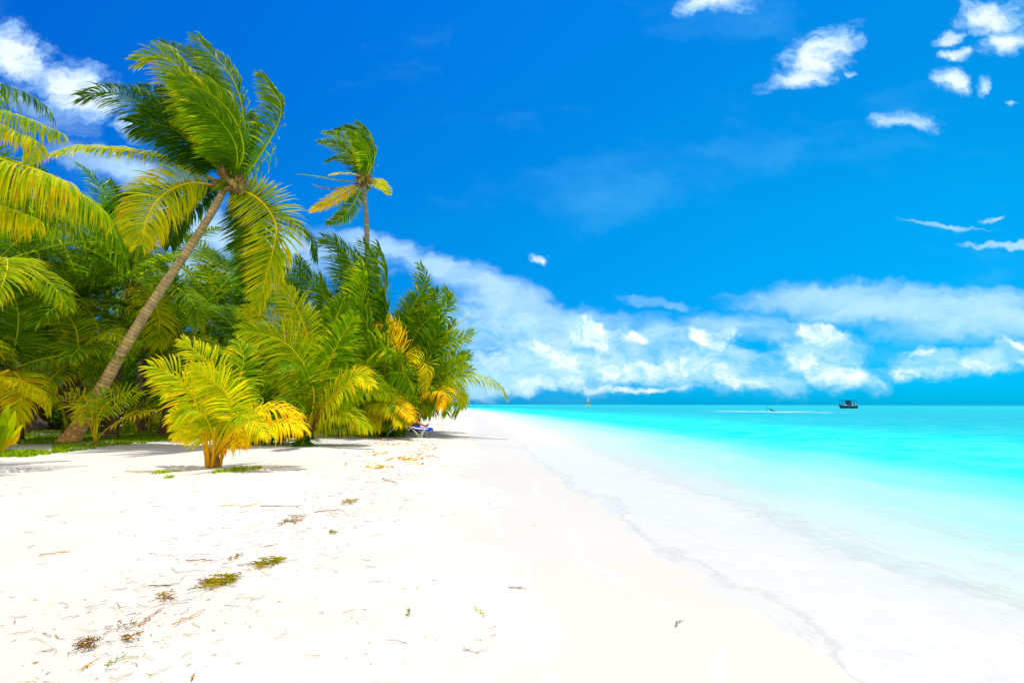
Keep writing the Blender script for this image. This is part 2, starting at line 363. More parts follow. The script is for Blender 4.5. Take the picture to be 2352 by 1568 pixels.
# ------------------------------------------------------------------ palm fronds
PAL = [(-.6, (.013, .052, .002)), (0., (.033, .120, .002)), (.5, (.145, .30, .003)), (.8, (.38, .50, .003)), (1.1, (.74, .66, .004)), (1.45, (.82, .46, .008)), (1.8, (.46, .19, .02)), (2.2, (.22, .12, .04))]
def pal(a):
    a = max(PAL[0][0], min(PAL[-1][0], a))
    for (p, c), (q, d) in zip(PAL, PAL[1:]):
        if a <= q:
            t = (a-p)/(q-p); return tuple(c[i]+(d[i]-c[i])*t for i in range(3))
    return PAL[-1][1]
UP = Vector((0, 0, 1)); WIND = Vector((-1, .12, .10)).normalized()
def frond(parent, ctrl, L=1.1, n=62, w=.045, age=.3, face=.35, wind=.25, droop=.35, rad=.035, pet=.14, lift=.12, seed=0, seg=3, sides=(1, 1), ribage=None, wf=0., tipage=.35, miss=.05, sub=True, fold=0.):
    r = random.Random(seed*7919+13)
    C = crom(ctrl, n); m = MB(); cr = []; vs = []; fs = []; cs = []
    mid = C[n//2]; tocam = (CAM-mid).normalized(); tocam.z = 0; tocam.normalize()
    S_prev = None
    for i in range(n+1):
        t = i/n
        if t < pet: continue
        T = (C[min(i+1, n)]-C[max(i-1, 0)]).normalized()
        Nr = (UP*(1-face)+tocam*face)
        S = T.cross(Nr)
        if S.length < .08: S = S_prev or T.cross(Vector((0, 1, 0)))
        S.normalize()
        if S_prev is not None:
            if S.dot(S_prev) < 0: S = -S
            S = (S*.5+S_prev*.5).normalized()
        S_prev = S; N = S.cross(T).normalized()
        q = (t-pet)/(1-pet)
        pr = (.5+.5*min(1, q/.22)**.7) if q < .22 else (1. if q < .55 else 1-.62*((q-.55)/.45)**1.3)
        ang = radians(8+52*q**1.1)
        for si, s in enumerate((1, -1)):
            if sides[si] == 0 or r.random() < miss: continue
            l = L*pr*r.uniform(.82, 1.1)*sides[si]
            a = ang+r.uniform(-.12, .12)
            d = (S*(s*cos(a))+T*sin(a)+N*(lift+r.uniform(-.10, .10))+Vector((r.uniform(-.06, .06), r.uniform(-.06, .06), r.uniform(-.06, .06)))).normalized()
            wd_ = d.dot(WIND)
            if wf and wd_ < .25: d = (d+WIND*((.25-wd_)*wf*r.uniform(.7, 1.3))).normalized()
            dr = droop*r.uniform(.6, 1.4); wk = wind*r.uniform(.7, 1.3)
            p = C[i]+T*r.uniform(-.02, .02); lw = w*r.uniform(.8, 1.15); base = len(vs)
            Nl = (N+T*r.uniform(-.3, .5)+S*(s*fold)).normalized()
            ag = age+r.uniform(-.16, .16)
            for k in range(seg+1):
                f = k/seg
                Wd = d.cross(Nl)
                if Wd.length < .05: Wd = d.cross(T)
                Wd.normalize()
                hw = lw*.5*(.55, 1., .62)[min(2, int(f*3))] if k < seg else 0
                cc = pal(ag+(tipage*max(0, f-.55)*2.2+(.65 if r.random() < .05 else 0)))
                if k < seg:
                    vs.append(p-Wd*hw); vs.append(p+Wd*hw); cs.append(cc); cs.append(cc)
                    if k > 0:
                        b2 = base+2*k; fs.append((b2-2, b2-1, b2+1, b2))
                    p = p+d*(l/seg)
                    d = (d+WIND*(wk*(.5+f))+Vector((0, 0, -1))*(dr*(.35+f))).normalized()
                else:
                    vs.append(p); cs.append(cc); b2 = base+2*k; fs.append((b2-2, b2-1, b2))
    o = mesh_obj('frond', vs, fs, M_leaf, parent, cs, smooth=False)
    if age > 1.35: o['label'] = 'dried orange brown frond'
    elif age > .85: o['label'] = 'yellow frond'
    rb = MB(); kk = max(8, n//5); C2 = crom(ctrl, kk)
    rc = pal((age if ribage is None else ribage)+.42)
    rb.tube(C2, [rad*(1-.88*(i/kk)) * (1.5 if i == 0 else 1) for i in range(kk+1)], 5, rc)
    rb.build('midrib', M_rib, o if sub else parent)
    return o
def grow(base, az, el, length, g=.5, wnd=.3, nseg=8, r=None):
    d = Vector((cos(az)*cos(el), sin(az)*cos(el), sin(el))); p = Vector(base); out = [p.copy()]
    for i in range(nseg):
        f = (i+1)/nseg
        d = (d+Vector((0, 0, -1))*(g*f*.55)+WIND*(wnd*f*.55)).normalized()
        p = p+d*(length/nseg); out.append(p.copy())
    return out
def px(pts, D, dd=0.):
    n = len(pts)-1
    return [at(x, y, D+dd*(i/n)) for i, (x, y) in enumerate(pts)]
def trunk(parent, pts, r0, r1, flare=1.5, ring=.11, c=(.30, .24, .15), seed=1, n=14, name='trunk'):
    r = random.Random(seed); L = sum(((Vector(pts[i+1])-Vector(pts[i])).length for i in range(len(pts)-1)))
    k = max(12, int(L/ring*3)); C = crom(pts, k); vs = []; fs = []; cs = []
    for i, p in enumerate(C):
        t = i/k; T = (C[min(i+1, k)]-C[max(i-1, 0)]).normalized()
        a = T.cross(Vector((0, 1, 0))).normalized(); b = a.cross(T)
        ph = (i % 3)
        if ph == 0: rj = r.uniform(.97, 1.05); tone = r.uniform(.8, 1.15)
        rr = (r0+(r1-r0)*t**.8)*(1+(flare-1)*math.exp(-t*L/.7))*(1.035 if ph == 1 else .985)*rj
        kc = tone*(.68 if ph == 0 else 1.05)
        base_w = math.exp(-t*L/1.6)
        for j in range(n):
            q = 2*pi*j/n; jj = 1+.06*mnoise.noise(Vector((cos(q)*1.5, sin(q)*1.5, t*L*1.3+seed)))
            vs.append(p+a*(cos(q)*rr*jj)+b*(sin(q)*rr*jj))
            kk = kc*r.uniform(.9, 1.1); cs.append((c[0]*kk*(1+.5*base_w), c[1]*kk*(1+.1*base_w), c[2]*kk*(1-.3*base_w)))
    for i in range(k):
        for j in range(n): fs.append((i*n+j, i*n+(j+1) % n, (i+1)*n+(j+1) % n, (i+1)*n+j))
    fs.append(tuple(range(k*n, k*n+n)))
    return mesh_obj(name, vs, fs, M_bark, parent, cs)
M_nut = simple('coconut_husk', (.36, .26, .05), .5, .3, .3, 6.)
M_fibre = simple('crown_fibre', (.30, .17, .06), .9, .1, .35, 20., bump=.6)
def heart(parent, p, r=.3, nuts=8, seed=3):
    q = random.Random(seed); m = MB()
    for k in range(22):
        a = q.uniform(0, 6.28); b = q.uniform(-.5, 1.1); d = Vector((cos(a)*cos(b), sin(a)*cos(b), sin(b)))
        m.tube([Vector(p)-Vector((0, 0, r*.5)), Vector(p)+d*r*.9, Vector(p)+d*r*1.9+Vector((0, 0, -.1*r))], [r*.4, r*.22, r*.05], 5)
    m.build('crown_fibre', M_fibre, parent)
    for k in range(nuts):
        a = q.uniform(0, 6.28); m = MB(); s = r*q.uniform(.36, .46)
        c = Vector(p)+Vector((cos(a)*r*q.uniform(.8, 1.25), sin(a)*r*q.uniform(.8, 1.25), q.uniform(-.75, .2)*r))
        m.ball(c, s, 8, 6, (.9, .9, 1.2)); m.build('coconut', M_nut, parent)

# ---- leaning coconut palm
D = 21.6
b0 = ground(155, 1016); b0.z -= .12
lp = empty('coconut_palm', b0)
tag(lp, 'tall leaning coconut palm with a long curved bare trunk and coconuts', 'palm tree', 'coconut palms')
D = b0.y
tp = [b0]+[at(x, y, D-.0) for x, y in ((196, 955), (240, 880), (300, 775), (360, 680), (430, 577), (478, 502), (505, 455), (520, 425))]
trunk(lp, tp, .25, .128, 1.75, .15, (.60, .43, .21), 4, 16)
heart(lp, at(527, 420, D), .42, 0)
heart(lp, at(540, 428, D-.55), .30, 9, 11)
LPF = [([(528,415),(556,380),(563,319),(551,225),(521,161),(480,120),(454,84)], .6, 1.3, dict(age=.35, wind=.30, face=.75, L=1.15)),
 ([(524,412),(545,350),(532,280),(499,200),(457,150),(412,116),(372,97)], 1.4, 1.3, dict(age=.1, wind=.45, face=.7)),
 ([(528,415),(550,340),(540,260),(505,190),(470,140),(430,110)], 2.2, 1.2, dict(age=.0, wind=.45, face=.7)),
 ([(522,412),(522,340),(490,270),(448,210),(405,152),(367,129),(322,140)], -1.2, 1.25, dict(age=.62, wind=.35, face=.8)),
 ([(524,412),(555,370),(556,320),(528,258),(476,212),(420,190)], -2.2, 1.45, dict(age=.5, wind=.55, face=.8, lift=0)),
 ([(524,412),(545,375),(535,320),(490,262),(438,232)], -2.8, 1.3, dict(age=.3, wind=.55, face=.8)),
 ([(517,412),(470,352),(415,305),(360,265),(307,230),(250,212),(188,222)], .8, 1.35, dict(age=.0, wind=.30, face=.85, droop=.5)),
 ([(517,412),(480,352),(440,296),(394,243),(352,214),(318,200)], 1.8, 1.45, dict(age=-.15, wind=.35, face=.85)),
 ([(515,412),(478,360),(430,318),(380,290),(310,285)], -1.0, 1.35, dict(age=-.1, wind=.30, face=.85, droop=.5)),
 ([(515,412),(485,345),(455,280),(420,225),(385,200)], 2.6, 1.4, dict(age=-.15, wind=.35, face=.85)),
 ([(508,420),(455,392),(394,366),(337,352),(262,343),(187,340),(124,354)], -.6, .85, dict(age=.78, wind=.10, droop=.75, face=.15)),
 ([(508,428),(440,420),(380,444),(340,495),(324,560)], -2.6, 1.25, dict(age=.88, wind=.12, droop=.55, face=.75)),
 ([(505,430),(430,428),(340,440),(280,465),(240,490)], 1.6, 1.0, dict(age=-.1, wind=.15, droop=.8, face=.2)),
 ([(505,430),(450,440),(420,470),(400,515),(392,560)], .6, .9, dict(age=.1, wind=.10, droop=.4, face=.7)),
 ([(508,434),(470,446),(440,480),(400,505),(350,515)], 1.2, .9, dict(age=0., wind=.2, droop=.8, face=.2)),
 ([(512,432),(562,440),(607,470),(634,520),(626,580),(610,640),(598,695)], -1.6, 1.15, dict(age=.82, wind=.22, droop=.25, face=.8)),
 ([(520,432),(566,450),(598,500),(604,570),(592,640)], .2, 1.15, dict(age=.15, wind=.40, droop=.3, face=.8)),
 ([(530,430),(565,438),(619,472),(675,508),(712,542),(724,590)], .9, .95, dict(age=.1, wind=.25, droop=.75, face=.2)),
 ([(535,415),(572,392),(600,352),(634,295),(646,245),(624,205),(604,172)], .4, .95, dict(age=.35, wind=.5, face=.8)),
 ([(532,415),(560,390),(580,350),(590,300),(585,262)], 1.6, .9, dict(age=.1, wind=.5, face=.8)),
 ([(528,415),(540,350),(530,290),(512,235),(490,180)], -.4, 1.2, dict(age=.2, wind=.5, face=.8)),
 ([(524,412),(538,350),(520,300),(470,262),(410,262)], -1.6, 1.2, dict(age=.4, wind=.4, face=.8)),
 ([(518,412),(480,340),(430,280),(380,255),(330,258)], .2, 1.35, dict(age=-.1, wind=.35, face=.85, wf=.9)),
 ([(518,412),(500,330),(470,250),(430,190),(395,165)], 1.9, 1.35, dict(age=-.1, wind=.4, face=.85, wf=.9)),
 ([(520,434),(560,460),(590,520),(588,590),(575,650)], 1.2, 1.3, dict(age=-.05, wind=.45, droop=.3, face=.85, wf=.5))]
for i, (pts, dd, L, kw) in enumerate(LPF):
    frond(lp, px(pts, D, dd), L=kw.pop('L', L)*1.25, n=150, w=.058, miss=.03, wf=kw.pop('wf', .95 if i in (0,1,2,3,4,5,6,7,8,9,18,19,20,21) else (.4 if i in (15, 16) else 0)), rad=.05, pet=.10, seed=100+i, seg=4, **kw)
# ---- slender far palm
D = 33.
sb = ground(850, 992); sb = Vector((at(850, 985, D).x, D, gz(at(850, 985, D).x, D)-.1))
sp = empty('coconut_palm', sb)
tag(sp, 'small crowned coconut palm on a thin straight trunk rising behind the palm thicket', 'palm tree', 'coconut palms')
trunk(sp, [sb]+[at(x, y, D) for x, y in ((849, 850), (846, 700), (844, 600), (842, 520), (838, 440), (836, 425))], .24, .13, 1.3, .12, (.36, .31, .22), 8, 12)
heart(sp, at(836, 418, D), .36, 8, 5)
SPF = [([(842,410),(852,372),(836,337),(798,303)],-1.5,.7,.5,.8,.45),([(842,410),(860,365),(856,330),(842,305),(820,283)],.5,.7,.3,.8,.45),([(840,410),(856,375),(846,335),(822,305),(792,290)],1.5,.7,.0,.8,.5),([(838,410),(826,375),(806,358),(782,339),(760,329),(735,326)],-.8,.65,.4,.7,.3),([(838,410),(832,365),(818,340),(794,322),(770,309),(745,305)],.3,.65,.3,.7,.4),
 ([(838,410),(840,355),(826,318),(806,296),(770,300)],2.,.7,0.,.8,.5),([(834,410),(818,385),(796,368),(770,364),(750,372)],.6,.6,.0,.6,.3),([(838,410),(812,400),(786,398),(760,402)],-1.5,.45,.9,.3,.1),([(834,414),(790,416),(733,406),(684,400)],0.,.45,.45,.3,.2),([(832,424),(790,434),(739,431),(720,424)],.5,.28,1.8,.2,.2),([(830,424),(800,440),(755,466),(716,484)],-1.,.6,1.2,.6,.3),([(832,428),(816,460),(790,496),(753,513)],-.5,.6,.45,.8,.3),
 ([(840,418),(866,424),(886,434),(893,446)],-.5,.42,.85,.5,.3),([(842,416),(868,414),(884,424),(878,412)],.8,.3,.9,.5,.3),([(838,410),(846,372),(834,345),(812,330)],-2.2,.65,.45,.8,.5)]
for i, (pts, dd, L, ag, fc, wd) in enumerate(SPF):
    frond(sp, px(pts, D, dd), L=L*1.3, n=74, w=.075, wf=(1. if i < 6 or i == 14 else 0), age=ag, face=fc, wind=wd, droop=.35, rad=.05, pet=.12, seed=200+i, seg=3)
# ---- hanging fronds of the near palm at the left edge
D = 15.
nb = Vector((at(-230, 300, D).x, D+.4, 0)); nb.z = gz(nb.x, nb.y)-.1
npalm = empty('coconut_palm', nb)
tag(npalm, 'near palm cut by the left edge with ragged yellow hanging fronds', 'palm tree', 'coconut palms')
hub = at(-215, 330, D)
trunk(npalm, [nb, nb.lerp(hub, .5)+Vector((-.15, 0, 0)), hub], .24, .15, 1.5, .1, (.32, .26, .17), 12)
heart(npalm, hub, .35, 5, 9)
NPF = [([(-215,320),(-140,240),(-60,195),(0,195),(60,214),(105,243),(121,268)],1.,.75,.15,.10,1.0),
 ([(-215,320),(-140,262),(-60,245),(0,255),(60,270),(105,290),(137,303)],-.6,.75,.62,.0,1.3),
 ([(-215,325),(-120,262),(-40,268),(30,300),(80,325),(66,368)],-.9,.7,.85,.0,1.2),
 ([(-215,330),(-120,330),(-40,350),(40,372),(110,400),(180,440),(232,480)],-.4,1.35,.68,.0,1.5),
 ([(-215,335),(-120,345),(-30,375),(60,398),(150,432),(215,475),(262,530),(285,590)],.3,1.1,.35,.0,1.4),
 ([(-215,330),(-130,340),(-40,360),(20,370),(90,392),(150,415)],-1.4,1.3,.82,.0,1.5),
 ([(-215,340),(-140,380),(-60,420),(20,445),(100,470),(160,505)],.8,1.1,.55,.05,1.3),
 ([(-215,340),(-140,400),(-60,450),(10,475),(80,500)],-.3,1.0,.9,.05,1.3),
 ([(-215,345),(-100,440),(0,480),(110,495),(190,530),(240,560)],1.6,.9,.1,.15,1.0)]
for i, (pts, dd, L, ag, wd, dr) in enumerate(NPF):
    frond(npalm, px(pts, D, dd), L=L*1.5, n=100, w=.047, age=ag, face=.10, wind=wd, droop=dr, rad=.035, pet=.08, seed=300+i, seg=5, miss=.12, lift=-.05, tipage=.5)

# ---- yellow young palm in front, hand placed fronds
def bush(name_label, base, D, fl, seed, n=60, w=.05, rad=.04, stub=.16, ht=.35, group='young coconut palms', LS=1.18, extra=0, WF=0., dup=False, azr=(0, 6.28)):
    e = empty('young_palm', base)
    tag(e, name_label, 'palm tree', group)
    trunk(e, [base-Vector((0, 0, .08)), base+Vector((0, 0, ht*.5)), base+Vector((0, 0, ht))], stub, stub*.7, 1.3, .06, (.22, .14, .07), seed, 12)
    if dup:
        rr = random.Random(seed+5)
        fl = fl+[([pts[0]]+[(x+rr.uniform(-26, 14), y+rr.uniform(-8, 26)) for x, y in pts[1:]], dd+rr.uniform(.4, 1.2), L, (ag if ag < .9 else .5)-rr.uniform(0, .2), kw) for pts, dd, L, ag, kw in fl if pts[-1][0] < 1100]
    for i, f in enumerate(fl):
        pts, dd, L, ag, kw = f
        p = px(pts, D, dd); p[0] = base+Vector((R.uniform(-.5, .5)*stub, R.uniform(-.5, .5)*stub, ht*.6))
        L = L*LS
        k = dict(n=int(n*1.45), w=w, wf=WF, rad=rad, pet=.22, wind=.18, droop=.30, face=.7, seed=seed*50+i, seg=4); k.update(kw)
        frond(e, p, L=L, age=ag, **k)
    r = random.Random(seed+70)
    for i in range(extra):
        az = r.uniform(*azr); el = r.uniform(.15, 1.25); ln = (2.2+2.6*el)*(.8+.06*w/.05)
        c = grow(base+Vector((0, .4, ht*.5)), az, el, ln, .9, .12, 8)
        frond(e, c, L=.75, n=66, w=.06, age=r.uniform(-.2, .55), face=r.uniform(.2, .7), wind=.12, droop=.5, rad=.04, pet=.25, seed=seed*60+i, seg=3, sub=False)
    for i in range(extra):
        a = r.uniform(0, 6.28); q = base+Vector((cos(a)*stub, sin(a)*stub, -.05)); m = MB(); o_ = r.uniform(.3, 1.1)
        m.tube([q, q+Vector((cos(a)*o_*.35, sin(a)*o_*.35, .6)), q+Vector((cos(a)*o_, sin(a)*o_, 1.4))], [.06, .04, .02], 5, (.16, .09, .03)); m.build('stalk', M_rib, e)
    return e
b1 = ground(490, 1073)
yp = bush('yellow young palm standing alone in front on the sand', b1, b1.y,
 [([(490,1070),(478,990),(452,925),(410,868),(352,843)], -.5, .86, .85, dict(wind=.08, sides=(1, 1), pet=.30)),
  ([(494,1066),(532,975),(520,908),(483,872),(446,848)], -1.1, .66, .92, dict(wind=.1, pet=.40)),
  ([(498,1066),(528,965),(515,880),(471,826),(421,782)], .3, .66, .8, dict(wind=.15, pet=.4)),
  ([(494,1066),(522,950),(548,880),(560,822),(545,785)], .9, .66, .55, dict(wind=.3, pet=.42)),
  ([(505,1068),(554,1008),(606,979),(659,972),(692,986)], -.5, .88, 1.12, dict(face=.3, droop=1.1, wind=-.03, pet=.28, ribage=1.2)),
  ([(505,1068),(546,994),(584,950),(640,938),(684,953)], .2, .85, 1.25, dict(face=.3, droop=.9, wind=0., pet=.3, ribage=1.1)),
  ([(486,1066),(462,1000),(430,958),(392,950)], .5, .6, 1.0, dict(wind=.1, droop=.5, pet=.3)),
  ([(490,1066),(470,1012),(440,985),(404,990)], -.4, .55, .95, dict(wind=.05, droop=.5, pet=.35)),
  ([(498,1066),(530,1000),(570,965),(620,1000)], -1.0, .6, 1.0, dict(wind=.0, droop=.8, pet=.35, face=.4)),
  ([(490,1066),(505,960),(470,900),(420,880),(380,900)], .8, .75, .9, dict(wind=.08, pet=.4)),
  ([(490,1066),(500,960),(490,890),(455,850)], .2, .6, .8, dict(wind=.2, pet=.3)),
  ([(496,1066),(520,1000),(560,950),(600,930)], 1.2, .55, .7, dict(wind=.1, droop=.5)),
  ([(496,1066),(512,990),(542,955),(572,962),(590,1000)], -.9, .5, .6, dict(wind=.05, droop=.6, face=.5, pet=.4)),
  ([(492,1066),(488,1000),(470,955),(435,945),(410,962)], -.6, .5, .75, dict(wind=.05, droop=.5, face=.5, pet=.4)),
  ([(494,1066),(500,985),(520,930),(555,905),(590,915)], .1, .55, .55, dict(wind=.05, droop=.6)),
  ([(500,1068),(520,1030),(546,1012),(570,1022)], -.3, .36, 1.2, dict(wind=.0, droop=.8, face=.4))], 21, n=42, w=.046, rad=.028, stub=.13, LS=.98)
for k in range(7):
    m = MB(); a = R.uniform(0, 6.28); q = b1+Vector((cos(a)*.13, sin(a)*.13, 0))
    m.tube([q, q+Vector((cos(a)*.06, 0, .3)), q+Vector((cos(a)*.2, sin(a)*.1, .75+R.uniform(0, .3)))], [.05, .035, .02], 6, pal(1.5)); m.build('stalk', M_rib, yp)
b2 = ground(697, 1020)
bush('wide green young palm with long orange stalks beside the yellow one', b2, b2.y,
 [([(697,1013),(722,915),(700,842),(659,790),(606,768),(560,760)], -1.5, 1.0, .72, dict(droop=.45)),
  ([(700,1013),(727,889),(706,777),(683,709),(651,664),(616,628)], .5, .72, .85, dict(wind=.2)),
  ([(700,1010),(727,889),(768,747),(792,680)], .8, .8, .3, dict(wind=.3, ribage=.6)),
  ([(704,1013),(734,889),(772,799),(812,730)], -.5, .8, .4, dict(wind=.2, ribage=1.1)),
  ([(704,1010),(725,965),(745,935),(777,899),(820,866),(852,885)], -1.6, .8, .95, dict(wind=.02, droop=.6, ribage=1.2, face=.5)),
  ([(693,1013),(670,946),(640,889),(599,850),(560,845)], .3, .8, .25, dict()),
  ([(700,1013),(722,890),(708,814),(659,762),(610,725),(562,708)], .6, .8, .85, dict()),
  ([(711,1005),(753,958),(800,948),(842,985)], -.5, .75, .8, dict(droop=.8, face=.3, wind=0.)),
  ([(693,1013),(650,930),(600,900),(555,905),(530,930)], -.2, .8, .5, dict(droop=.7, face=.4)),
  ([(700,1013),(690,900),(650,820),(600,790),(550,800)], 1.6, .8, .2, dict(droop=.4)),
  ([(697,1013),(700,920),(690,870),(650,850),(610,865)], -1.2, .75, .6, dict(droop=.6)),
  ([(704,1010),(740,930),(790,890),(850,880),(890,905)], .6, .8, .6, dict(droop=.7, wind=.0)),
  ([(700,1010),(716,900),(745,830),(780,790),(830,790)], .6, .8, .2, dict(droop=.5, wind=.1)),
  ([(697,1013),(650,975),(610,965),(575,985)], -.5, .6, 1.1, dict(droop=.8, face=.3))], 22, n=66, w=.055, rad=.045, stub=.2, ht=.45, extra=8, LS=1.25, dup=True)
b3 = ground(822, 988); D3 = 27.5; b3 = Vector((at(822, 985, D3).x, D3, 0)); b3.z = gz(b3.x, b3.y)
e3 = bush('tall dark green bushy palm below the thin straight trunk', b3, D3,
 [([(822,985),(826,850),(836,700),(812,610),(772,560),(742,545)], .5, .95, .15, dict(wind=.25)),
  ([(822,985),(850,830),(868,700),(862,620),(835,555)], 1., .9, .15, dict(wind=.3)),
  ([(822,985),(868,830),(884,700),(884,620),(868,565)], -.5, .85, .25, dict(wind=.3)),
  ([(822,985),(795,820),(752,700),(700,640),(660,602),(630,580)], 1.5, .95, .0, dict(wind=.15)),
  ([(822,985),(810,830),(826,720),(838,650),(832,610)], -1.6, .9, .42, dict(wind=.2)),
  ([(822,985),(800,860),(790,760),(750,690),(735,640)], -.6, .9, .3, dict(wind=.2)),
  ([(822,985),(840,860),(870,790),(885,720),(880,680)], -1., .9, .05, dict(wind=.35)),
  ([(822,985),(830,880),(815,780),(790,720),(760,700)], -1.8, .9, .45, dict(wind=.2)),
  ([(822,985),(830,880),(850,800),(840,740),(810,700)], -2.2, .9, .35, dict(wind=.2)),
  ([(822,985),(850,900),(890,860),(930,860),(950,900)], -1.5, .9, .4, dict(droop=.6)),
  ([(822,985),(800,900),(760,860),(720,860),(690,900)], .5, .9, .1, dict(droop=.6)),
  ([(822,985),(835,840),(822,700),(800,620),(790,580)], 2., .9, .0, dict(wind=.3)),
  ([(822,985),(835,900),(845,830),(880,800),(910,820)], -2.6, .8, .5, dict(droop=.6)),
  ([(822,985),(800,930),(780,890),(750,900),(720,940)], -2.0, .8, .35, dict(droop=.6)),
  ([(822,985),(850,940),(880,925),(905,945)], -2.0, .8, .85, dict(droop=.9, face=.3, wind=0.))], 23, n=80, w=.06, rad=.06, stub=.17, ht=.8, extra=14, LS=1.6, WF=.75, dup=True)
b4 = Vector((at(918, 985, 29.).x, 29., 0)); b4.z = gz(b4.x, b4.y)
bush('bushy palm at the beach end of the thicket with one frond reaching seaward', b4, 29.,
 [([(905,980),(918,780),(955,695),(977,650),(965,608)], .6, .75, .35, dict(wind=.2)),
  ([(905,980),(945,790),(1000,720),(1034,694),(1022,664)], .2, .8, .45, dict(wind=.2)),
  ([(905,980),(930,800),(975,720),(1000,690),(1000,668)], .9, .85, .2, dict(wind=.1)),
  ([(905,980),(925,820),(930,750),(955,690),(990,672)], 1.6, .9, .05, dict(wind=.2)),
  ([(910,980),(960,850),(1010,802),(1058,778),(1086,764)], -.8, .7, .6, dict(wind=.02, droop=.35)),
  ([(915,980),(980,880),(1035,850),(1068,830)], -.6, .75, .65, dict(wind=.0, droop=.5)),
  ([(930,980),(1000,888),(1055,864),(1108,868),(1148,888),(1163,914)], 1.2, .72, .72, dict(wind=.03, droop=1.0, face=.35, wf=0.)),
  ([(930,980),(990,900),(1030,880),(1055,900),(1065,930)], -.2, .7, .8, dict(wind=.03, droop=.7, face=.4)),
  ([(905,985),(920,850),(905,780),(885,738),(875,745)], -2.2, .85, 1.35, dict(wind=.32, droop=.5, tipage=.1)),
  ([(905,985),(950,925),(985,902),(1018,900),(1014,935)], -2.4, .8, 1.3, dict(wind=.12, droop=.95, face=.3)),
  ([(905,985),(950,880),(970,838),(981,845),(978,905)], -1.8, .6, 1.05, dict(wind=.4, droop=.5)),
  ([(905,985),(930,900),(915,860),(885,850),(870,880)], -1.2, .8, .5, dict(droop=.6)),
  ([(905,985),(880,930),(886,914),(905,922),(935,950),(932,972)], -3.2, .75, 1.15, dict(wind=0., droop=.8, face=.5)),
  ([(895,985),(850,930),(866,918),(890,925),(915,945),(918,975)], -4.4, .75, 1.05, dict(wind=0., droop=.8, face=.5)),
  ([(890,985),(880,935),(900,925),(925,935),(946,962)], -4.8, .6, 1.25, dict(wind=0., droop=1.0, face=.4)),
  ([(890,985),(850,940),(845,935),(860,950),(868,985)], -4.0, .6, .95, dict(wind=0., droop=.9, face=.5)),
  ([(905,985),(880,900),(862,850),(840,820),(830,800)], -1.8, .8, .95, dict(wind=.2, droop=.4)),
  ([(905,985),(940,860),(985,800),(1030,770),(1040,740)], .6, .8, .4, dict(wind=.1)),
  ([(905,985),(935,860),(950,800),(940,740),(915,720)], .2, .8, .2, dict(wind=.2)),
  ([(905,985),(960,900),(1000,860),(1045,820),(1070,815)], .8, .75, .45, dict(wind=0., droop=.5)),
  ([(905,985),(940,930),(975,920),(1000,945)], -.4, .75, .75, dict(droop=.8, face=.3)),
  ([(905,985),(945,860),(985,800),(1010,750),(1005,725)], -.6, .8, .15, dict(wind=.1)),
  ([(905,985),(925,900),(950,850),(985,830),(1010,850)], -1.0, .8, .3, dict(wind=.1, droop=.6)),
  ([(905,985),(915,880),(900,820),(880,790),(860,790)], 1.0, .8, .0, dict(wind=.2)),
  ([(905,985),(915,905),(940,885),(985,885),(1010,905)], -1.6, .75, .6, dict(wind=.05, droop=.8, face=.3))], 24, n=74, w=.06, rad=.05, stub=.15, ht=.5, extra=14, LS=1.45, WF=.3, dup=True, azr=(1.5, 4.6))
m = MB(); m.tube([at(1020, 775, 28.6), at(1037, 756, 28.6), at(1062, 734, 28.7), at(1084, 713, 28.8)], [.035, .028, .02, .008], 5, pal(1.0))
o = m.build('bare_frond_stalk', M_rib, [c for c in col.objects if c.name.startswith('young_palm') and abs(c.location.y-29.) < .01][0])
# ---- background palms grown by rule, swept left by the wind
def auto_palm(cx, cy, D, flen, nf, seed, label, L=1.0, age=.1, spread=(-.5, 1.4), tr=True, nfl=60, group='coconut palms behind the beach edge', lean=.4, wnd=.35, w=.055, agev=.35, toff=0., cat='palm tree'):
    r = random.Random(seed); hub = at(cx, cy, D)
    base = Vector((hub.x+r.uniform(-.6, .8)*lean+toff, D+r.uniform(-.3, .3), 0)); base.z = gz(base.x, base.y)-.05
    e = empty('coconut_palm', base); tag(e, label, cat, group)
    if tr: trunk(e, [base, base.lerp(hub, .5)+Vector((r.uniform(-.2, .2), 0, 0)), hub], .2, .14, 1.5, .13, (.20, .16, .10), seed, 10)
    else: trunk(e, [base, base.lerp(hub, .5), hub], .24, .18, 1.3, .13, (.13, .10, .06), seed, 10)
    heart(e, hub, .28, 4, seed)
    for i in range(nf):
        az = 2*pi*(i*.618+r.uniform(-.06, .06)); t = i/max(1, nf-1)
        el = spread[1]+(spread[0]-spread[1])*t+r.uniform(-.15, .15)
        c = grow(hub, az, el, flen*r.uniform(.85, 1.1), .55*(.5+t*.6), wnd*r.uniform(.7, 1.4), 8)
        frond(e, c, L=L*r.uniform(1.0, 1.3), n=int(nfl*1.45), w=w*1.0, age=age+.2+r.uniform(-agev, agev)*.9+(.35 if t > .7 and r.random() < .5 else 0), face=r.uniform(.1, .5), wind=.28, droop=r.uniform(.3, .7), rad=.045, pet=.12, seed=seed*100+i, seg=3, sub=False)
    return e
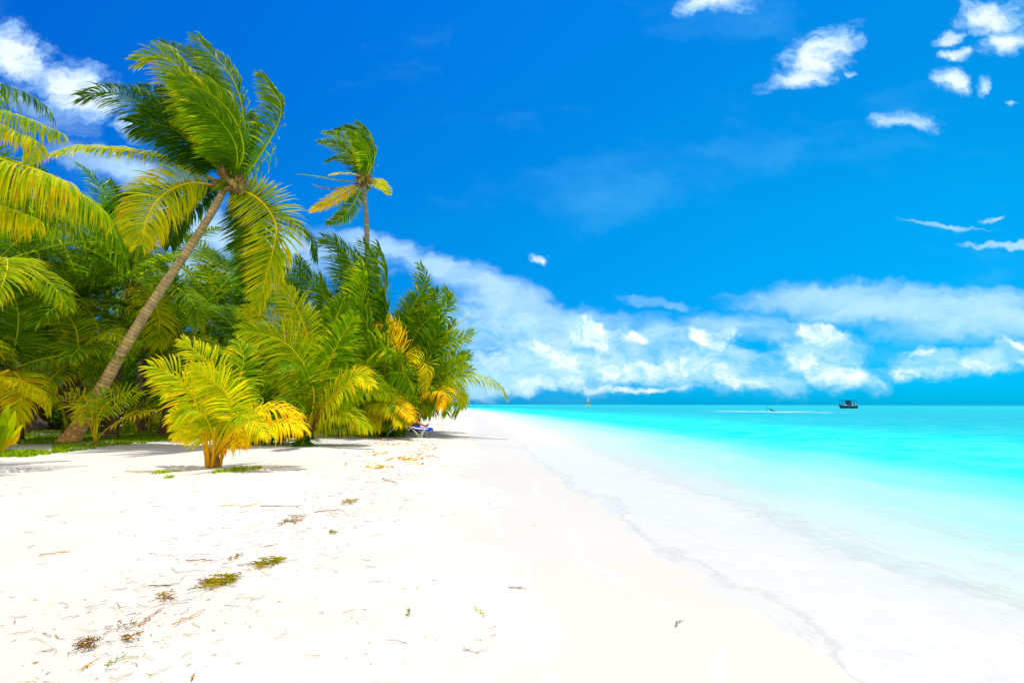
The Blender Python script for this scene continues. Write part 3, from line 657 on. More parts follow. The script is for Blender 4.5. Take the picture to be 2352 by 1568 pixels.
AP = [(475, 705, 30., 4.0, 17, 31, 'windswept palm crown seen between the leaning trunk and the thicket', dict(age=.2, wnd=.45)),
 (300, 650, 25.5, 4.6, 18, 32, 'green palm whose crown stands just left of the leaning trunk halfway up', dict(age=.12)),
 (190, 700, 24., 4.6, 18, 33, 'dense green palm between the left edge and the leaning trunk', dict(age=.12)),
 (60, 690, 23., 4.8, 17, 34, 'dark palm with coconut flower stalks near the left edge', dict(age=.0)),
 (165, 830, 23.5, 3.6, 16, 35, 'lower bright palm with upright fronds directly left of the leaning trunk', dict(age=.35, tr=False)),
 (-20, 610, 20., 5., 12, 36, 'palm cut by the left edge with one bright arching frond', dict(age=.3)),
 (400, 770, 27., 4.2, 18, 37, 'broad palm behind and right of the leaning trunk above the dark stump', dict(age=.12)),
 (330, 800, 31., 4.2, 14, 38, 'shaded palm far behind the leaning trunk', dict(age=-.1)),
 (560, 745, 31., 4.4, 17, 39, 'dark palm behind the two young palms', dict(age=-.05)),
 (665, 745, 34., 4.4, 15, 40, 'dark distant palm crown low behind the bright upright frond', dict(age=-.15)),
 (575, 850, 27., 3.6, 14, 41, 'shaded low palm filling the gap behind the yellow young palm', dict(age=.15, tr=False)),
 (20, 850, 21., 3.6, 12, 42, 'low palm by the hut with a yellow arching frond', dict(age=.45, tr=False)),
 (100, 560, 29., 4.8, 15, 43, 'high dark palm crown behind the hanging fronds at upper left', dict(age=.0)),
 (250, 560, 33., 4.6, 14, 44, 'distant palm crown showing above the others left of the leaning trunk', dict(age=.1)),
 (470, 870, 31., 3.4, 13, 45, 'low shaded palm behind the leaves of the yellow young palm', dict(age=.1, tr=False)),
 (740, 860, 31., 4., 14, 46, 'shaded palm deep inside the thicket', dict(age=-.1, tr=False)),
 (860, 850, 31.5, 4., 13, 47, 'shaded palm inside the thicket behind the dried orange frond', dict(age=.0, tr=False)),
 (225, 640, 36., 5.2, 18, 49, 'tall shaded palm crown behind the gap left of the leaning trunk', dict(age=-.15)),
 (90, 660, 34., 5., 16, 50, 'shaded palm crown far behind the left edge palms', dict(age=-.2)),
 (330, 700, 36., 4.6, 16, 54, 'shaded palm crown directly behind the middle of the leaning trunk', dict(age=-.15)),
 (955, 860, 32., 3.6, 12, 48, 'green palm behind the sun lounger end of the thicket', dict(age=.15, tr=False, wnd=.15))]
for cx, cy, Dd, fl, nf, sd, lab, kw in AP: auto_palm(cx, cy, Dd, fl, nf, sd, lab, **kw)
# hand drawn accents on the left
acc = [c for c in col.objects if c.get('label', '').startswith('palm cut by the left edge with one')][0]
frond(acc, px([(-20,610),(20,600),(80,622),(130,665),(155,705)], 19., .5), L=1.0, n=80, age=.6, face=.35, droop=.7, wind=.1, seed=901, seg=4)
acc = [c for c in col.objects if c.get('label', '').startswith('lower bright palm')][0]
for i, (p_, ag, fc, dr) in enumerate((([(165,850),(180,800),(170,745),(140,715),(104,704)], .65, .8, .3), ([(165,850),(150,800),(100,750),(50,730),(0,722)], .5, .5, .5), ([(170,850),(200,790),(250,765),(300,782)], .75, .4, .5), ([(170,850),(215,800),(260,800),(290,820)], .45, .3, .6), ([(165,850),(140,780),(90,700),(60,690)], .3, .6, .4))):
    frond(acc, px(p_, 22.6, -.5), L=.9, n=80, age=ag, face=fc, droop=dr, wind=.1, seed=910+i, seg=4)
acc = [c for c in col.objects if c.get('label', '').startswith('low palm by the hut')][0]
frond(acc, px([(20,850),(-20,868),(20,866),(70,885),(105,915),(113,945)], 19.5, 0), L=.6, n=60, age=.95, face=.1, droop=1.1, wind=.05, seed=930, seg=4)
# ---- small sprouts
def sprout(x, y, label, fl, sd, L, sc=1., stub=.06):
    b = ground(x, y); return bush(label, b, b.y, [(p, dd, L, a, dict(pet=.38, wind=.06, droop=dr, face=fc)) for p, dd, a, fc, dr in fl], sd, n=19, w=.05*sc, rad=.024, stub=stub, ht=.1, group='palm sprouts on the grass')
sprout(218, 1020, 'bright green palm sprout growing in front of the leaning trunk base', [([(218,1018),(200,960),(175,930),(140,918),(108,925)], -.3, .95, .5, .3), ([(218,1018),(215,950),(195,915),(165,900)], .2, .75, .6, .2), ([(218,1018),(228,950),(255,920),(310,893)], -.2, .7, .6, .2), ([(218,1018),(232,960),(265,930),(325,905)], .3, .8, .5, .3),
    ([(218,1018),(245,985),(290,960),(345,945)], -.4, 1.05, .4, .5), ([(218,1018),(212,965),(205,930),(190,940),(180,965)], -.5, .9, .5, .5), ([(218,1018),(222,950),(228,915),(240,898)], .1, .6, .8, .1)], 51, .55)
sprout(341, 992, 'small yellowish palm sprout far back on the grass between trunks', [([(341,990),(335,965),(315,945),(290,945)], 0, 1.0, .5, .5), ([(341,990),(345,960),(360,940),(380,935)], 0, .95, .5, .4), ([(341,990),(342,955),(335,930),(320,920)], 0, .8, .6, .3), ([(341,990),(350,965),(372,955),(390,965)], 0, 1.1, .4, .7)], 52, .6, 1.3, .16)
sprout(432, 1006, 'shaded palm sprout beside the dark stump left of the yellow palm', [([(432,1004),(420,975),(400,955),(380,960)], 0, .3, .5, .5), ([(432,1004),(436,960),(425,935),(405,925)], 0, .2, .5, .4), ([(432,1004),(445,965),(460,950),(480,955)], 0, .4, .5, .5), ([(432,1004),(425,985),(410,975)], 0, 1.6, .5, .5)], 53, .6, 1.2, .14)
# broad-leaved plant, left edge
pb = ground(-4, 1040); pl = empty('broadleaf_plant', pb); tag(pl, 'light green plant with upright broad pointed leaves cut by the left edge', 'plant')
def blade(parent, pts, D, w, age, name='leaf'):
    C = crom(px(pts, D), 10); vs = []; fs = []; cs = []
    for i, p in enumerate(C):
        t = i/10; hw = w*max(0.03, sin(pi*min(1, t*.93+.05))**.8); T = (C[min(i+1, 10)]-C[max(i-1, 0)]).normalized(); S = T.cross(Vector((.25, -1, .1))).normalized()
        N = S.cross(T); vs += [p-S*hw+N*hw*.25, p, p+S*hw+N*hw*.25]; c = pal(age+.35*abs(t-.5)); cs += [c]*3
        if i: b = 3*i; fs += [(b-3, b-2, b+1, b), (b-2, b-1, b+2, b+1)]
    return mesh_obj(name, vs, fs, M_leaf, parent, cs)
for p_, w_, a_ in (([(-2,1035),(6,1000),(12,960),(21,927)], .15, .62), ([(0,1038),(14,1005),(28,975),(35,943)], .13, .75), ([(0,1038),(20,1015),(38,995),(52,975)], .10, .85), ([(-6,1035),(-10,990),(-16,950),(-30,920)], .15, .55), ([(0,1038),(18,1018),(36,1010),(46,990)], .09, 1.4), ([(0,1040),(12,1025),(28,1018),(40,1020)], .06, 1.0), ([(-4,1038),(2,1010),(4,985),(0,960)], .12, .5)):
    blade(pl, p_, pb.y, w_, a_)
# ------------------------------------------------------------------ undergrowth, grass, forest
def clumps(name, pts, mat, parent=None, size=.16, seed=1, a0=.0, a1=.5):
    r = random.Random(seed); vs = []; fs = []; cs = []
    for p in pts:
        d = Vector((r.uniform(-1, 1), r.uniform(-1, 1), r.uniform(-.6, 1))).normalized(); s = size*r.uniform(.6, 1.3)
        e = d.cross(Vector((r.uniform(-1, 1), r.uniform(-1, 1), r.uniform(-1, 1)))).normalized()*s*.28; n = len(vs); q = Vector(p)
        vs += [q, q+d*s*.5+e, q+d*s, q+d*s*.5-e]; fs.append((n, n+1, n+2, n+3)); c = pal(r.uniform(a0, a1)); cs += [c]*4
    return mesh_obj(name, vs, fs, mat, parent, cs, smooth=False)
def shrub(x, y, D, w, h, seed, label):
    r = random.Random(seed); b = at(x, y, D); b = Vector((b.x, D, gz(b.x, D))); e = empty('shrub', b); tag(e, label, 'shrub', 'green shrubs behind the palms')
    lob = [(b+Vector((r.uniform(-w, w)*.6, r.uniform(-.6, .6), r.uniform(.2, .8)*h)), r.uniform(.25, .5)*h) for _ in range(9)]
    pts = []
    for _ in range(2200):
        c, q = r.choice(lob); d = Vector((r.gauss(0, 1), r.gauss(0, 1), r.gauss(0, 1))).normalized()*q*r.uniform(.6, 1.05)
        p = c+d
        if p.z > .03: pts.append(p)
    clumps('foliage', pts, M_leaf, e, .2, seed, .0, .55)
    m = MB()
    for k in range(6): c, _ = lob[k]; m.tube([b, b.lerp(c, .5)+Vector((r.uniform(-.2, .2), 0, .1)), c], [.05, .03, .015], 5)
    m.build('stem', M_fibre, e)
shrub(245, 960, 31., 1.6, 2.4, 61, 'bright small-leaved shrub seen right of the leaning trunk above its base')
shrub(330, 950, 34., 1.6, 2.2, 62, 'shaded shrub behind the far palm sprout')
shrub(120, 960, 33., 1.8, 2.2, 63, 'shaded shrub beside the hut')
shrub(610, 965, 31., 1.8, 2.2, 64, 'dark shrub behind the wide green young palm')
shrub(770, 965, 33., 2., 2.4, 65, 'dark shrub at the foot of the tall bushy palm')
def forest():
    r = random.Random(5); pts = []
    for _ in range(17000):
        y = r.uniform(42, 60); xx = r.uniform(-62, -12); top = 5.6+1.5*mnoise.noise(Vector((xx*.25, y*.2, 0)))+1.6*sm(-20, -55, xx)-2.*sm(-20, -12, xx)
        pts.append(Vector((xx, y, top*r.uniform(.10, 1)**.7)))
    o = clumps('woodland', pts, M_leaf, None, .95, 5, -.5, .25); tag(o, kind='stuff', label='dark green wood far behind the palms', cat='woodland')
forest()
EDGE = [(-200, 1052), (0, 1050), (60, 1049), (120, 1041), (200, 1033), (246, 1025), (320, 1019), (387, 1013), (440, 1007), (520, 1000), (700, 996), (760, 1002), (870, 1003), (905, 998), (930, 985)]
def edge_y(x):
    for (a, b), (c, d) in zip(EDGE, EDGE[1:]):
        if x <= c: return b+(d-b)*(x-a)/(c-a)
    return 900
def grass():
    r = random.Random(9); vs = []; fs = []; cs = []; k = 0
    while k < 62000:
        y = 16+30*r.random()**1.4; x = r.uniform(-36, -4); vx, vy = proj((x, y, 0))
        if vx < -120 or vx > 940: continue
        e = edge_y(vx)+3.5*mnoise.noise(Vector((vx*.05, 0, 0)))
        if vy > e: continue
        nn = mnoise.noise(Vector((x*.28, y*.75, 4.)))+.5*mnoise.noise(Vector((x*1.1, y*2.2, 7.)))
        if nn < (-.12 if vy < e-3 else -.3)+(.35 if vx > 640 else 0) or (vx < 120 and 1024 < vy < 1036): continue
        k += 1; z = gz(x, y)-.01
        h = r.uniform(.05, .12); a = r.uniform(0, 6.28); w = r.uniform(.018, .045); n = len(vs)
        vs += [(x-cos(a)*w, y-sin(a)*w, z), (x+cos(a)*w, y+sin(a)*w, z), (x+r.uniform(-.05, .05), y+r.uniform(-.05, .05), z+h)]
        fs.append((n, n+1, n+2)); c = pal(r.uniform(.3, .85)); cs += [c]*3
    o = mesh_obj('grass', vs, fs, M_grass, None, cs, smooth=False); tag(o, 'patchy bright green grass under the palms at the back of the beach', 'grass', kind='stuff')
grass()
for (x, y, sx, sy, nb_, lab) in ((375, 1085, 22, 4, 160, 'small grass tuft on the sand left of the yellow young palm'), (545, 1079, 34, 5, 330, 'longest creeping grass tuft on the sand right of the yellow palm stump'), (500, 1084, 12, 3, 90, 'tiny grass tuft just in front of the yellow palm stump'), (590, 1075, 10, 2, 70, 'smallest grass tuft furthest right of the yellow palm stump'), (388, 1096, 8, 2, 50, 'yellowish grass tuft nearest the camera left of the yellow palm')):
    c = ground(x, y); r = random.Random(int(x)); vs = []; fs = []; cs = []; k = c.y/F
    for _ in range(nb_):
        X = c.x+r.gauss(0, .5)*sx*k; Y = c.y+r.gauss(0, .5)*sy*k*7; z = gz(X, Y)-.005; h = r.uniform(.03, .09); a = r.uniform(0, 6.28); w = r.uniform(.01, .02); n = len(vs)
        vs += [(X-cos(a)*w, Y-sin(a)*w, z), (X+cos(a)*w, Y+sin(a)*w, z), (X+r.uniform(-.07, .07), Y+r.uniform(-.05, .05), z+h)]; fs.append((n, n+1, n+2)); q = pal(r.uniform(.4, 1.0)); cs += [q]*3
    o = mesh_obj('grass_tuft', vs, fs, M_grass, None, cs, origin=c, smooth=False); tag(o, lab, 'grass tuft', 'grass tufts around the yellow palm')
# ------------------------------------------------------------------ hut, rocks, stump
M_wood = simple('red_wood', (.34, .10, .03), .7, .2, .3, 5.)
M_roof = simple('green_roof', (.20, .36, .20), .6, .3, .15, 3.)
M_dark = simple('dark_stone', (.10, .08, .055), .9, .1, .4, 3., bump=.8)
def hut():
    ap = at(14, 812, 31.); er = at(80, 880, 31.); hx = ap.x; hw = er.x-ap.x; zt = ap.z; ze = er.z
    e = empty('beach_hut', (hx, 31., 0)); tag(e, 'wooden hut with an orange red gable edge and pale green roof', 'hut')
    m = MB(); w = hw*.82
    m.add([(hx-w, 31.3, 0), (hx+w, 31.3, 0), (hx+w, 31.3, ze), (hx, 31.3, zt-.35), (hx-w, 31.3, ze), (hx-w, 36, 0), (hx+w, 36, 0), (hx+w, 36, ze), (hx, 36, zt-.35), (hx-w, 36, ze)],
          [(0, 1, 2, 3, 4), (1, 6, 7, 2), (0, 4, 9, 5), (5, 9, 8, 7, 6)]); m.build('wall', M_wood, e, False)
    for s, nm in ((1, 'roof'), (-1, 'roof')):
        m = MB(); ns = 40
        for i in range(ns):
            y0 = 30.9+5.4*i/ns; y1 = 30.9+5.4*(i+1)/ns; dz = .03*(i % 2)
            m.add([(hx, y0, zt+dz), (hx+s*hw, y0, ze+dz), (hx+s*hw, y1, ze+.03-dz), (hx, y1, zt+.03-dz), (hx, y0, zt+dz-.05), (hx+s*hw, y0, ze+dz-.05), (hx+s*hw, y1, ze-.02-dz), (hx, y1, zt-.02-dz)], [(0, 1, 2, 3), (7, 6, 5, 4), (0, 4, 5, 1), (1, 5, 6, 2), (2, 6, 7, 3)])
        m.build('roof', M_roof, e, False)
        m = MB(); m.add([(hx, 30.84, zt-.02), (hx+s*hw, 30.84, ze-.02), (hx+s*hw, 30.84, ze-.30), (hx, 30.84, zt-.32), (hx, 30.89, zt-.02), (hx+s*hw, 30.89, ze-.02), (hx+s*hw, 30.89, ze-.30), (hx, 30.89, zt-.32)], [(0, 3, 2, 1), (4, 5, 6, 7), (0, 1, 5, 4), (3, 7, 6, 2), (1, 2, 6, 5)]); m.build('gable_board', M_gab, e, False)
    for s in (-1, 1):
        m = MB(); m.box((hx+s*w*.98, 31.1, ze/2), (.16, .16, ze)); m.build('post', M_gab, e, False)
    m = MB(); m.box((hx+.1, 31.26, 1.0), (.85, .06, 2.0)); m.build('door', M_dark, e, False)
M_gab = simple('orange_board', (.52, .17, .04), .6, .25, .2, 5.)
hut()
def rock(x, y, wpx, hpx, lab, seed):
    c = ground(x, y); k = c.y/F; r = random.Random(seed); m = MB(); m.ball((0, 0, 0), 1, 18, 12)
    vs = []
    for v in m.v:
        v = Vector(v); d = 1+.35*mnoise.noise(v*1.3+Vector((seed, 0, 0)))+.12*mnoise.noise(v*4+Vector((seed, 0, 0)))
        vs.append((c.x+v.x*d*wpx*k*.5, c.y+.5+v.y*d*.5, max(-.15, v.z)*d*hpx*k+c.z))
    o = mesh_obj('boulder', vs, m.f, M_dark, None, origin=c); tag(o, lab, 'boulder', 'dark boulders beside the hut')
rock(61, 991, 46, 34, 'larger dark boulder nearest the hut at left', 1)
rock(120, 986, 44, 22, 'smaller dark boulder just left of the leaning trunk base', 2)
sb_ = ground(384, 994); st = empty('tree_stump', sb_); tag(st, 'dark thick shaded trunk on the grass right of the leaning palm', 'tree trunk')
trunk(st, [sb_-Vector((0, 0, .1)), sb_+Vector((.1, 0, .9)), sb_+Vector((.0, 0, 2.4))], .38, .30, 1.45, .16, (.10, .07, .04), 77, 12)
cc_ = at(296, 936, 36.); 
# ------------------------------------------------------------------ sun lounger, towel, sunbather
M_white = simple('white_plastic', (.78, .78, .74), .35, .4, .04, 6.)
M_blue = simple('blue_towel', (.010, .06, .50), .9, .1, .25, 14., bump=.4)
M_skin = simple('skin', (.45, .17, .09), .5, .3, .12, 6.)
M_hair = simple('hair', (.04, .025, .015), .6, .3, .3, 20.)
M_trunks = simple('dark_swimwear', (.02, .03, .08), .8, .2, .2, 8.)
BC = ground(938, 1000); BC = Vector((at(938, 1000, 26.6).x, 26.6, 0)); BC.z = gz(BC.x, BC.y)
LROT = radians(-10)
def LB(p): 
    x, y, z = p; return Vector((BC.x+x*cos(LROT)-y*sin(LROT), BC.y+x*sin(LROT)+y*cos(LROT), BC.z+z))
def lounger():
    e = empty('sun_lounger', BC); tag(e, 'white plastic sun lounger with curved legs under the palm fronds', 'sun lounger')
    for s in (-.31, .31):
        m = MB(); m.tube([LB((x, s, z)) for x, z in ((-1.0, .62), (-.75, .50), (-.45, .42), (-.1, .50), (.2, .46), (.5, .38), (.8, .36), (1.02, .36))], .032, 8); m.build('side_rail', M_white, e)
        for pts in (((-.95, .0), (-.80, .22), (-.5, .42)), ((.64, .0), (.46, .22), (.22, .42), (.05, .48)), ((.70, .0), (.78, .20), (.92, .36))):
            m = MB(); m.tube([LB((x, s, z)) for x, z in pts], [.034]+[.042]*(len(pts)-1), 8); m.build('leg', M_white, e)
        m = MB(); m.tube([LB((x, s, z)) for x, z in ((.58, .02), (.70, .015), (.80, .02))], .03, 6); m.build('foot_bar', M_white, e)
    m = MB()
    for k in range(15):
        x = -.05+1.05*k/14; z = .49-.11*sm(.0, .6, x); m.box(LB((x, 0, z)), (.05, .58, .02), Matrix.Rotation(LROT, 3, 'Z'))
    m.build('slatted_seat', M_white, e, False)
    m = MB()
    for k in range(12):
        f = k/11; x = -.12-.62*f; z = .50+.44*f; m.box(LB((x, 0, z)), (.05, .56, .02), Matrix.Rotation(LROT, 3, 'Z') @ Matrix.Rotation(radians(35), 3, 'Y'))
    m.build('backrest', M_white, e, False)
    return e
lounger()
vs = []; fs = []; prof = [(-.70, .95), (-.45, .77), (-.2, .60), (0, .53), (.2, .50), (.45, .44), (.7, .415), (.95, .41), (1.05, .40), (1.09, .35), (1.07, .30)]
for i, (x, z) in enumerate(prof):
    for j in range(9):
        y = -.36+.72*j/8; s_ = .06 if j in (0, 8) else 0
        vs.append(LB((x+.012*sin(j*2.1), y*(1 if s_ == 0 else .97), z-s_*1.6+.008*sin(i*2.+j*1.7))))
n = len(prof)*9
top = list(vs); vs += [v-Vector((0, 0, .022)) for v in top]
for i in range(len(prof)-1):
    for j in range(8):
        a = i*9+j; fs += [(a, a+9, a+10, a+1), (n+a, n+a+1, n+a+10, n+a+9)]
for i in range(len(prof)-1):
    a = i*9; fs += [(a, n+a, n+a+9, a+9), (a+8, a+17, n+a+17, n+a+8)]
fs += [tuple([j for j in range(8, -1, -1)]+[n+j for j in range(9)]), tuple([n-9+j for j in range(9)]+[2*n-1-j for j in range(9)])]
o = mesh_obj('towel', vs, fs, M_blue, None, origin=LB((0, 0, .5))); tag(o, 'blue towel spread over the white sun lounger', 'towel')
def person():
    J = {'pel': (.0, 0, .63, .135), 'sp': (-.17, 0, .72, .125), 'ch': (-.36, 0, .86, .14), 'nk': (-.53, 0, .99, .06), 'hd': (-.62, 0, 1.08, .09), 'hd2': (-.69, 0, 1.15, .085)}
    E = [('pel', 'sp'), ('sp', 'ch'), ('ch', 'nk'), ('nk', 'hd'), ('hd', 'hd2')]
    for s, k in ((1, 'l'), (-1, 'r')):
        up = .05 if s < 0 else 0
        J.update({k+'hip': (.06, s*.1, .60, .095), k+'thm': (.25, s*.11, .62+up, .08), k+'kn': (.44, s*.11, .62+up, .056), k+'cf': (.60, s*.10, .555+up*.5, .055), k+'an': (.86, s*.09, .475, .035), k+'he': (.90, s*.09, .462, .035), k+'to': (.96, s*.10, .60, .026),
            k+'sh': (-.41, s*.19, .90, .06), k+'el': (-.20, s*.28, .72, .042), k+'wr': (.02, s*.26, .63, .028), k+'pa': (.08, s*.25, .62, .03)})
        E += [('pel', k+'hip'), (k+'hip', k+'thm'), (k+'thm', k+'kn'), (k+'kn', k+'cf'), (k+'cf', k+'an'), (k+'an', k+'he'), (k+'an', k+'to'), ('ch', k+'sh'), (k+'sh', k+'el'), (k+'el', k+'wr'), (k+'wr', k+'pa')]
        for f in range(4):
            J[k+'f%d' % f] = (.15+(.012 if f in (1, 2) else 0), s*(.225+.017*f), .605, .009); E.append((k+'pa', k+'f%d' % f))
        J[k+'th'] = (.10, s*.20, .61, .010); E.append((k+'pa', k+'th'))
    names = list(J); idx = {a: i for i, a in enumerate(names)}
    me = bpy.data.meshes.new('person'); og = LB((0, 0, .5))
    me.from_pydata([LB(J[a][:3])-og for a in names], [(idx[a], idx[b]) for a, b in E], []); me.materials.append(M_skin)
    o = bpy.data.objects.new('person', me); o.location = og; col.objects.link(o)
    me.skin_vertices.new(name='sk') if hasattr(me.skin_vertices, 'new') else None
    sk = o.modifiers.new('Skin', 'SKIN')
    if not me.skin_vertices:
        with bpy.context.temp_override(object=o, active_object=o): bpy.ops.mesh.customdata_skin_add()
    for i, a in enumerate(names):
        v = me.skin_vertices[0].data[i]; v.radius = (J[a][3], J[a][3]); v.use_root = (a == 'pel')
    su = o.modifiers.new('Sub', 'SUBSURF'); su.levels = 2; su.render_levels = 2; sk.use_smooth_shade = True
    tag(o, 'sunbather lying on the blue towel with bare legs stretched towards the sea', 'person')
    m = MB(); m.ball(LB((-.70, 0, 1.17)), .105, 12, 8, (1, .95, .9)); m.build('hair', M_hair, o)
    m = MB(); m.tube([LB((-.06, 0, .66)), LB((.02, 0, .635)), LB((.09, 0, .615))], [.145, .165, .15], 14); m.build('swimwear', M_trunks, o)
person()
# ------------------------------------------------------------------ boats, marker, distant land
M_hull = simple('hull_paint', (.02, .10, .14), .5, .3, .3, 1.)
M_cab = simple('cabin_dark', (.02, .05, .10), .5, .3, .3, 1.)
M_trim = simple('boat_trim', (.55, .75, .78), .5, .3, .1, 1.)
def boat():
    D = (1.5-ZW)*F/8.2; c = at(1950, 937, D); c.z = ZW; k = D/F
    e = empty('covered_boat', c); tag(e, 'dark hulled boat with a flat canopy on posts moored on the lagoon', 'boat')
    L = 40*k; vs = []; fs = []; ns = 14
    for i in range(ns+1):
        t = i/ns; x = c.x-L/2+L*t; w = 1.25*(1-.75*abs(2*t-1)**4); top = 1.35+.25*(2*t-1)**2+(.55*max(0, .15-t)/.15); ov = (-.5*max(0, .12-t)/.12)
        vs += [(x+ov, c.y-w, ZW+top), (x, c.y-w*.75, ZW-.2), (x, c.y+w*.75, ZW-.2), (x+ov, c.y+w, ZW+top)]
        if i: b = 4*i; fs += [(b-4, b, b+1, b-3), (b-3, b+1, b+2, b-2), (b-2, b+2, b+3, b-1)]
    fs += [(0, 1, 2, 3), (ns*4, ns*4+3, ns*4+2, ns*4+1)]
    for i in range(ns): b = 4*i; n = len(vs); vs += [(vs[b][0], vs[b][1], vs[b][2]-.3), (vs[b+3][0], vs[b+3][1], vs[b+3][2]-.3), (vs[b+4][0], vs[b+4][1], vs[b+4][2]-.3), (vs[b+7][0], vs[b+7][1], vs[b+7][2]-.3)]; fs.append((n, n+2, n+3, n+1))
    mesh_obj('hull', vs, fs, M_hull, e)
    m = MB(); m.tube([(c.x-L/2-.2, c.y-1.28, ZW+1.75), (c.x-L*.3, c.y-1.3, ZW+1.5), (c.x, c.y-1.33, ZW+1.38), (c.x+L*.3, c.y-1.3, ZW+1.45), (c.x+L/2, c.y-.6, ZW+1.6)], .07, 6); m.build('gunwale', M_trim, e)
    m = MB(); m.box((c.x-L*.03, c.y, ZW+3.95), (L*.86, 2.7, .16)); m.box((c.x-L*.03, c.y, ZW+4.08), (L*.8, 2.4, .10)); m.build('canopy', M_hull, e, False)
    for f in (-.44, -.28, -.1, .08, .22, .37):
        for s in (-1.1, 1.1):
            m = MB(); m.tube([(c.x+f*L, c.y+s, ZW+1.2), (c.x+f*L, c.y+s, ZW+3.9)], .07, 6); m.build('post', M_hull, e)
    m = MB(); m.box((c.x-.2*k*5, c.y, ZW+2.5), (L*.17, 2.0, 2.7)); m.build('cabin', M_cab, e, False)
    m = MB(); m.box((c.x+L*.36, c.y, ZW+2.1), (L*.09, 1.6, 1.6)); m.build('locker', M_trim, e, False)
    m = MB(); m.box((c.x-L*.25, c.y-.9, ZW+1.7), (L*.16, .5, .5)); m.build('bench', M_trim, e, False)
    m = MB(); m.box((c.x+L*.17, c.y-.9, ZW+1.7), (L*.12, .5, .5)); m.build('bench', M_trim, e, False)
boat()
def sail():
    D = 520.; c = at(1352, 931, D); c.z = ZW; k = D/F; e = empty('sailboat', c); tag(e, 'tiny catamaran with one yellow and red sail on the horizon', 'sailboat')
    mh = simple('yellow_green_hull', (.45, .62, .03), .5, .3, .1, 1.)
    for s in (-1, 1):
        m = MB(); m.tube([(c.x-2.6, c.y+s, ZW+.55), (c.x-1.6, c.y+s, ZW+.3), (c.x+1.6, c.y+s, ZW+.3), (c.x+2.6, c.y+s, ZW+.6)], [.08, .38, .38, .1], 8); m.build('hull', mh, e)
    m = MB(); m.box((c.x, c.y, ZW+.75), (2.2, 2.0, .14)); m.build('trampoline', mh, e, False)
    m = MB(); m.tube([(c.x+.2, c.y, ZW+.7), (c.x-.05, c.y, ZW+8.3)], .09, 6); m.build('mast', M_white, e)
    cols_ = [((.75, .65, .06), 0, .12), ((.60, .10, .02), .12, .38), ((.85, .72, .15), .38, .62), ((.80, .84, .6), .62, 1.)]
    pa = None
    for cc, f0, f1 in cols_:
        mt = simple('sailcloth', cc, .8, .1, .05, 1.); m = MB(); H = 7.2
        def row(f): 
            w = 1.75*(1-f)**.75+.12; z = ZW+1.2+H*f; x0 = c.x+.15-.25*f
            return [(x0-w*q/4, c.y-.08-.28*sin(pi*q/4)*(1-f*.6), z) for q in range(5)]
        rows = [row(f0+(f1-f0)*j/4) for j in range(5)]
        vs = [p for r_ in rows for p in r_]; fs = [(j*5+i, j*5+i+1, j*5+i+6, j*5+i+5) for j in range(4) for i in range(4)]
        o = mesh_obj('sail' if pa is None else 'sail_panel', vs, fs, mt, e if pa is None else pa); pa = pa or o
sail()
p = hitz(1770, 944, ZW); e = MB(); e.tube([(p.x-1.0, p.y, ZW-.5), (p.x-1.05, p.y, ZW+1.6)], .06, 6); o = e.build('marker_pole', M_hull, None, origin=(p.x-1.0, p.y, ZW)); tag(o, 'thin upright pole standing in the white offshore wash', 'pole')
e = MB(); e.tube([(p.x-.35, p.y, ZW+.75), (p.x-.05, p.y, ZW+.62), (p.x+.2, p.y, ZW+.35), (p.x+.7, p.y, ZW+.14), (p.x+1.3, p.y, ZW+.02)], [.08, .17, .2, .16, .06], 8); o = e.build('driftwood', M_hull, None, origin=(p.x, p.y, ZW)); tag(o, 'dark curved log sticking out of the water beside the thin pole', 'driftwood')
def spit():
    D = 560.; r = random.Random(4); a = at(985, 929, D); b = at(1068, 929, D); vs = []; fs = []; n = 24
    for i in range(n+1):
        t = i/n; x = a.x-40+(b.x+40-a.x)*t; h = 1.1*(1-t)**.6
        vs += [(x, D-16*(1-t)-1, ZW-.2), (x, D, ZW+.15+h), (x, D+24*(1-t)+1, ZW-.2)]
        if i: q = 3*i; fs += [(q-3, q, q+1, q-2), (q-2, q+1, q+2, q-1)]
    o = mesh_obj('sand_spit', vs, fs, simple('spit_sand', (.7, .66, .58), .9, .1, .05, .1)); o['kind'] = 'structure'
    pts = []
    for _ in range(5000):
        t = r.random()**1.3; x = a.x-30+(b.x-a.x+30-2)*t; h = (7.5-2.2*mnoise.noise(Vector((x*.3, 0, 0))))*(1-t)**.9+.6
        pts.append(Vector((x, D+r.uniform(-3, 10), ZW+.6+h*r.random())))
    o = clumps('treeline', pts, M_leaf, None, 1.4, 6, -.1, .35); tag(o, 'low green trees on the distant sand spit beyond the palms', 'treeline', kind='stuff')
spit()
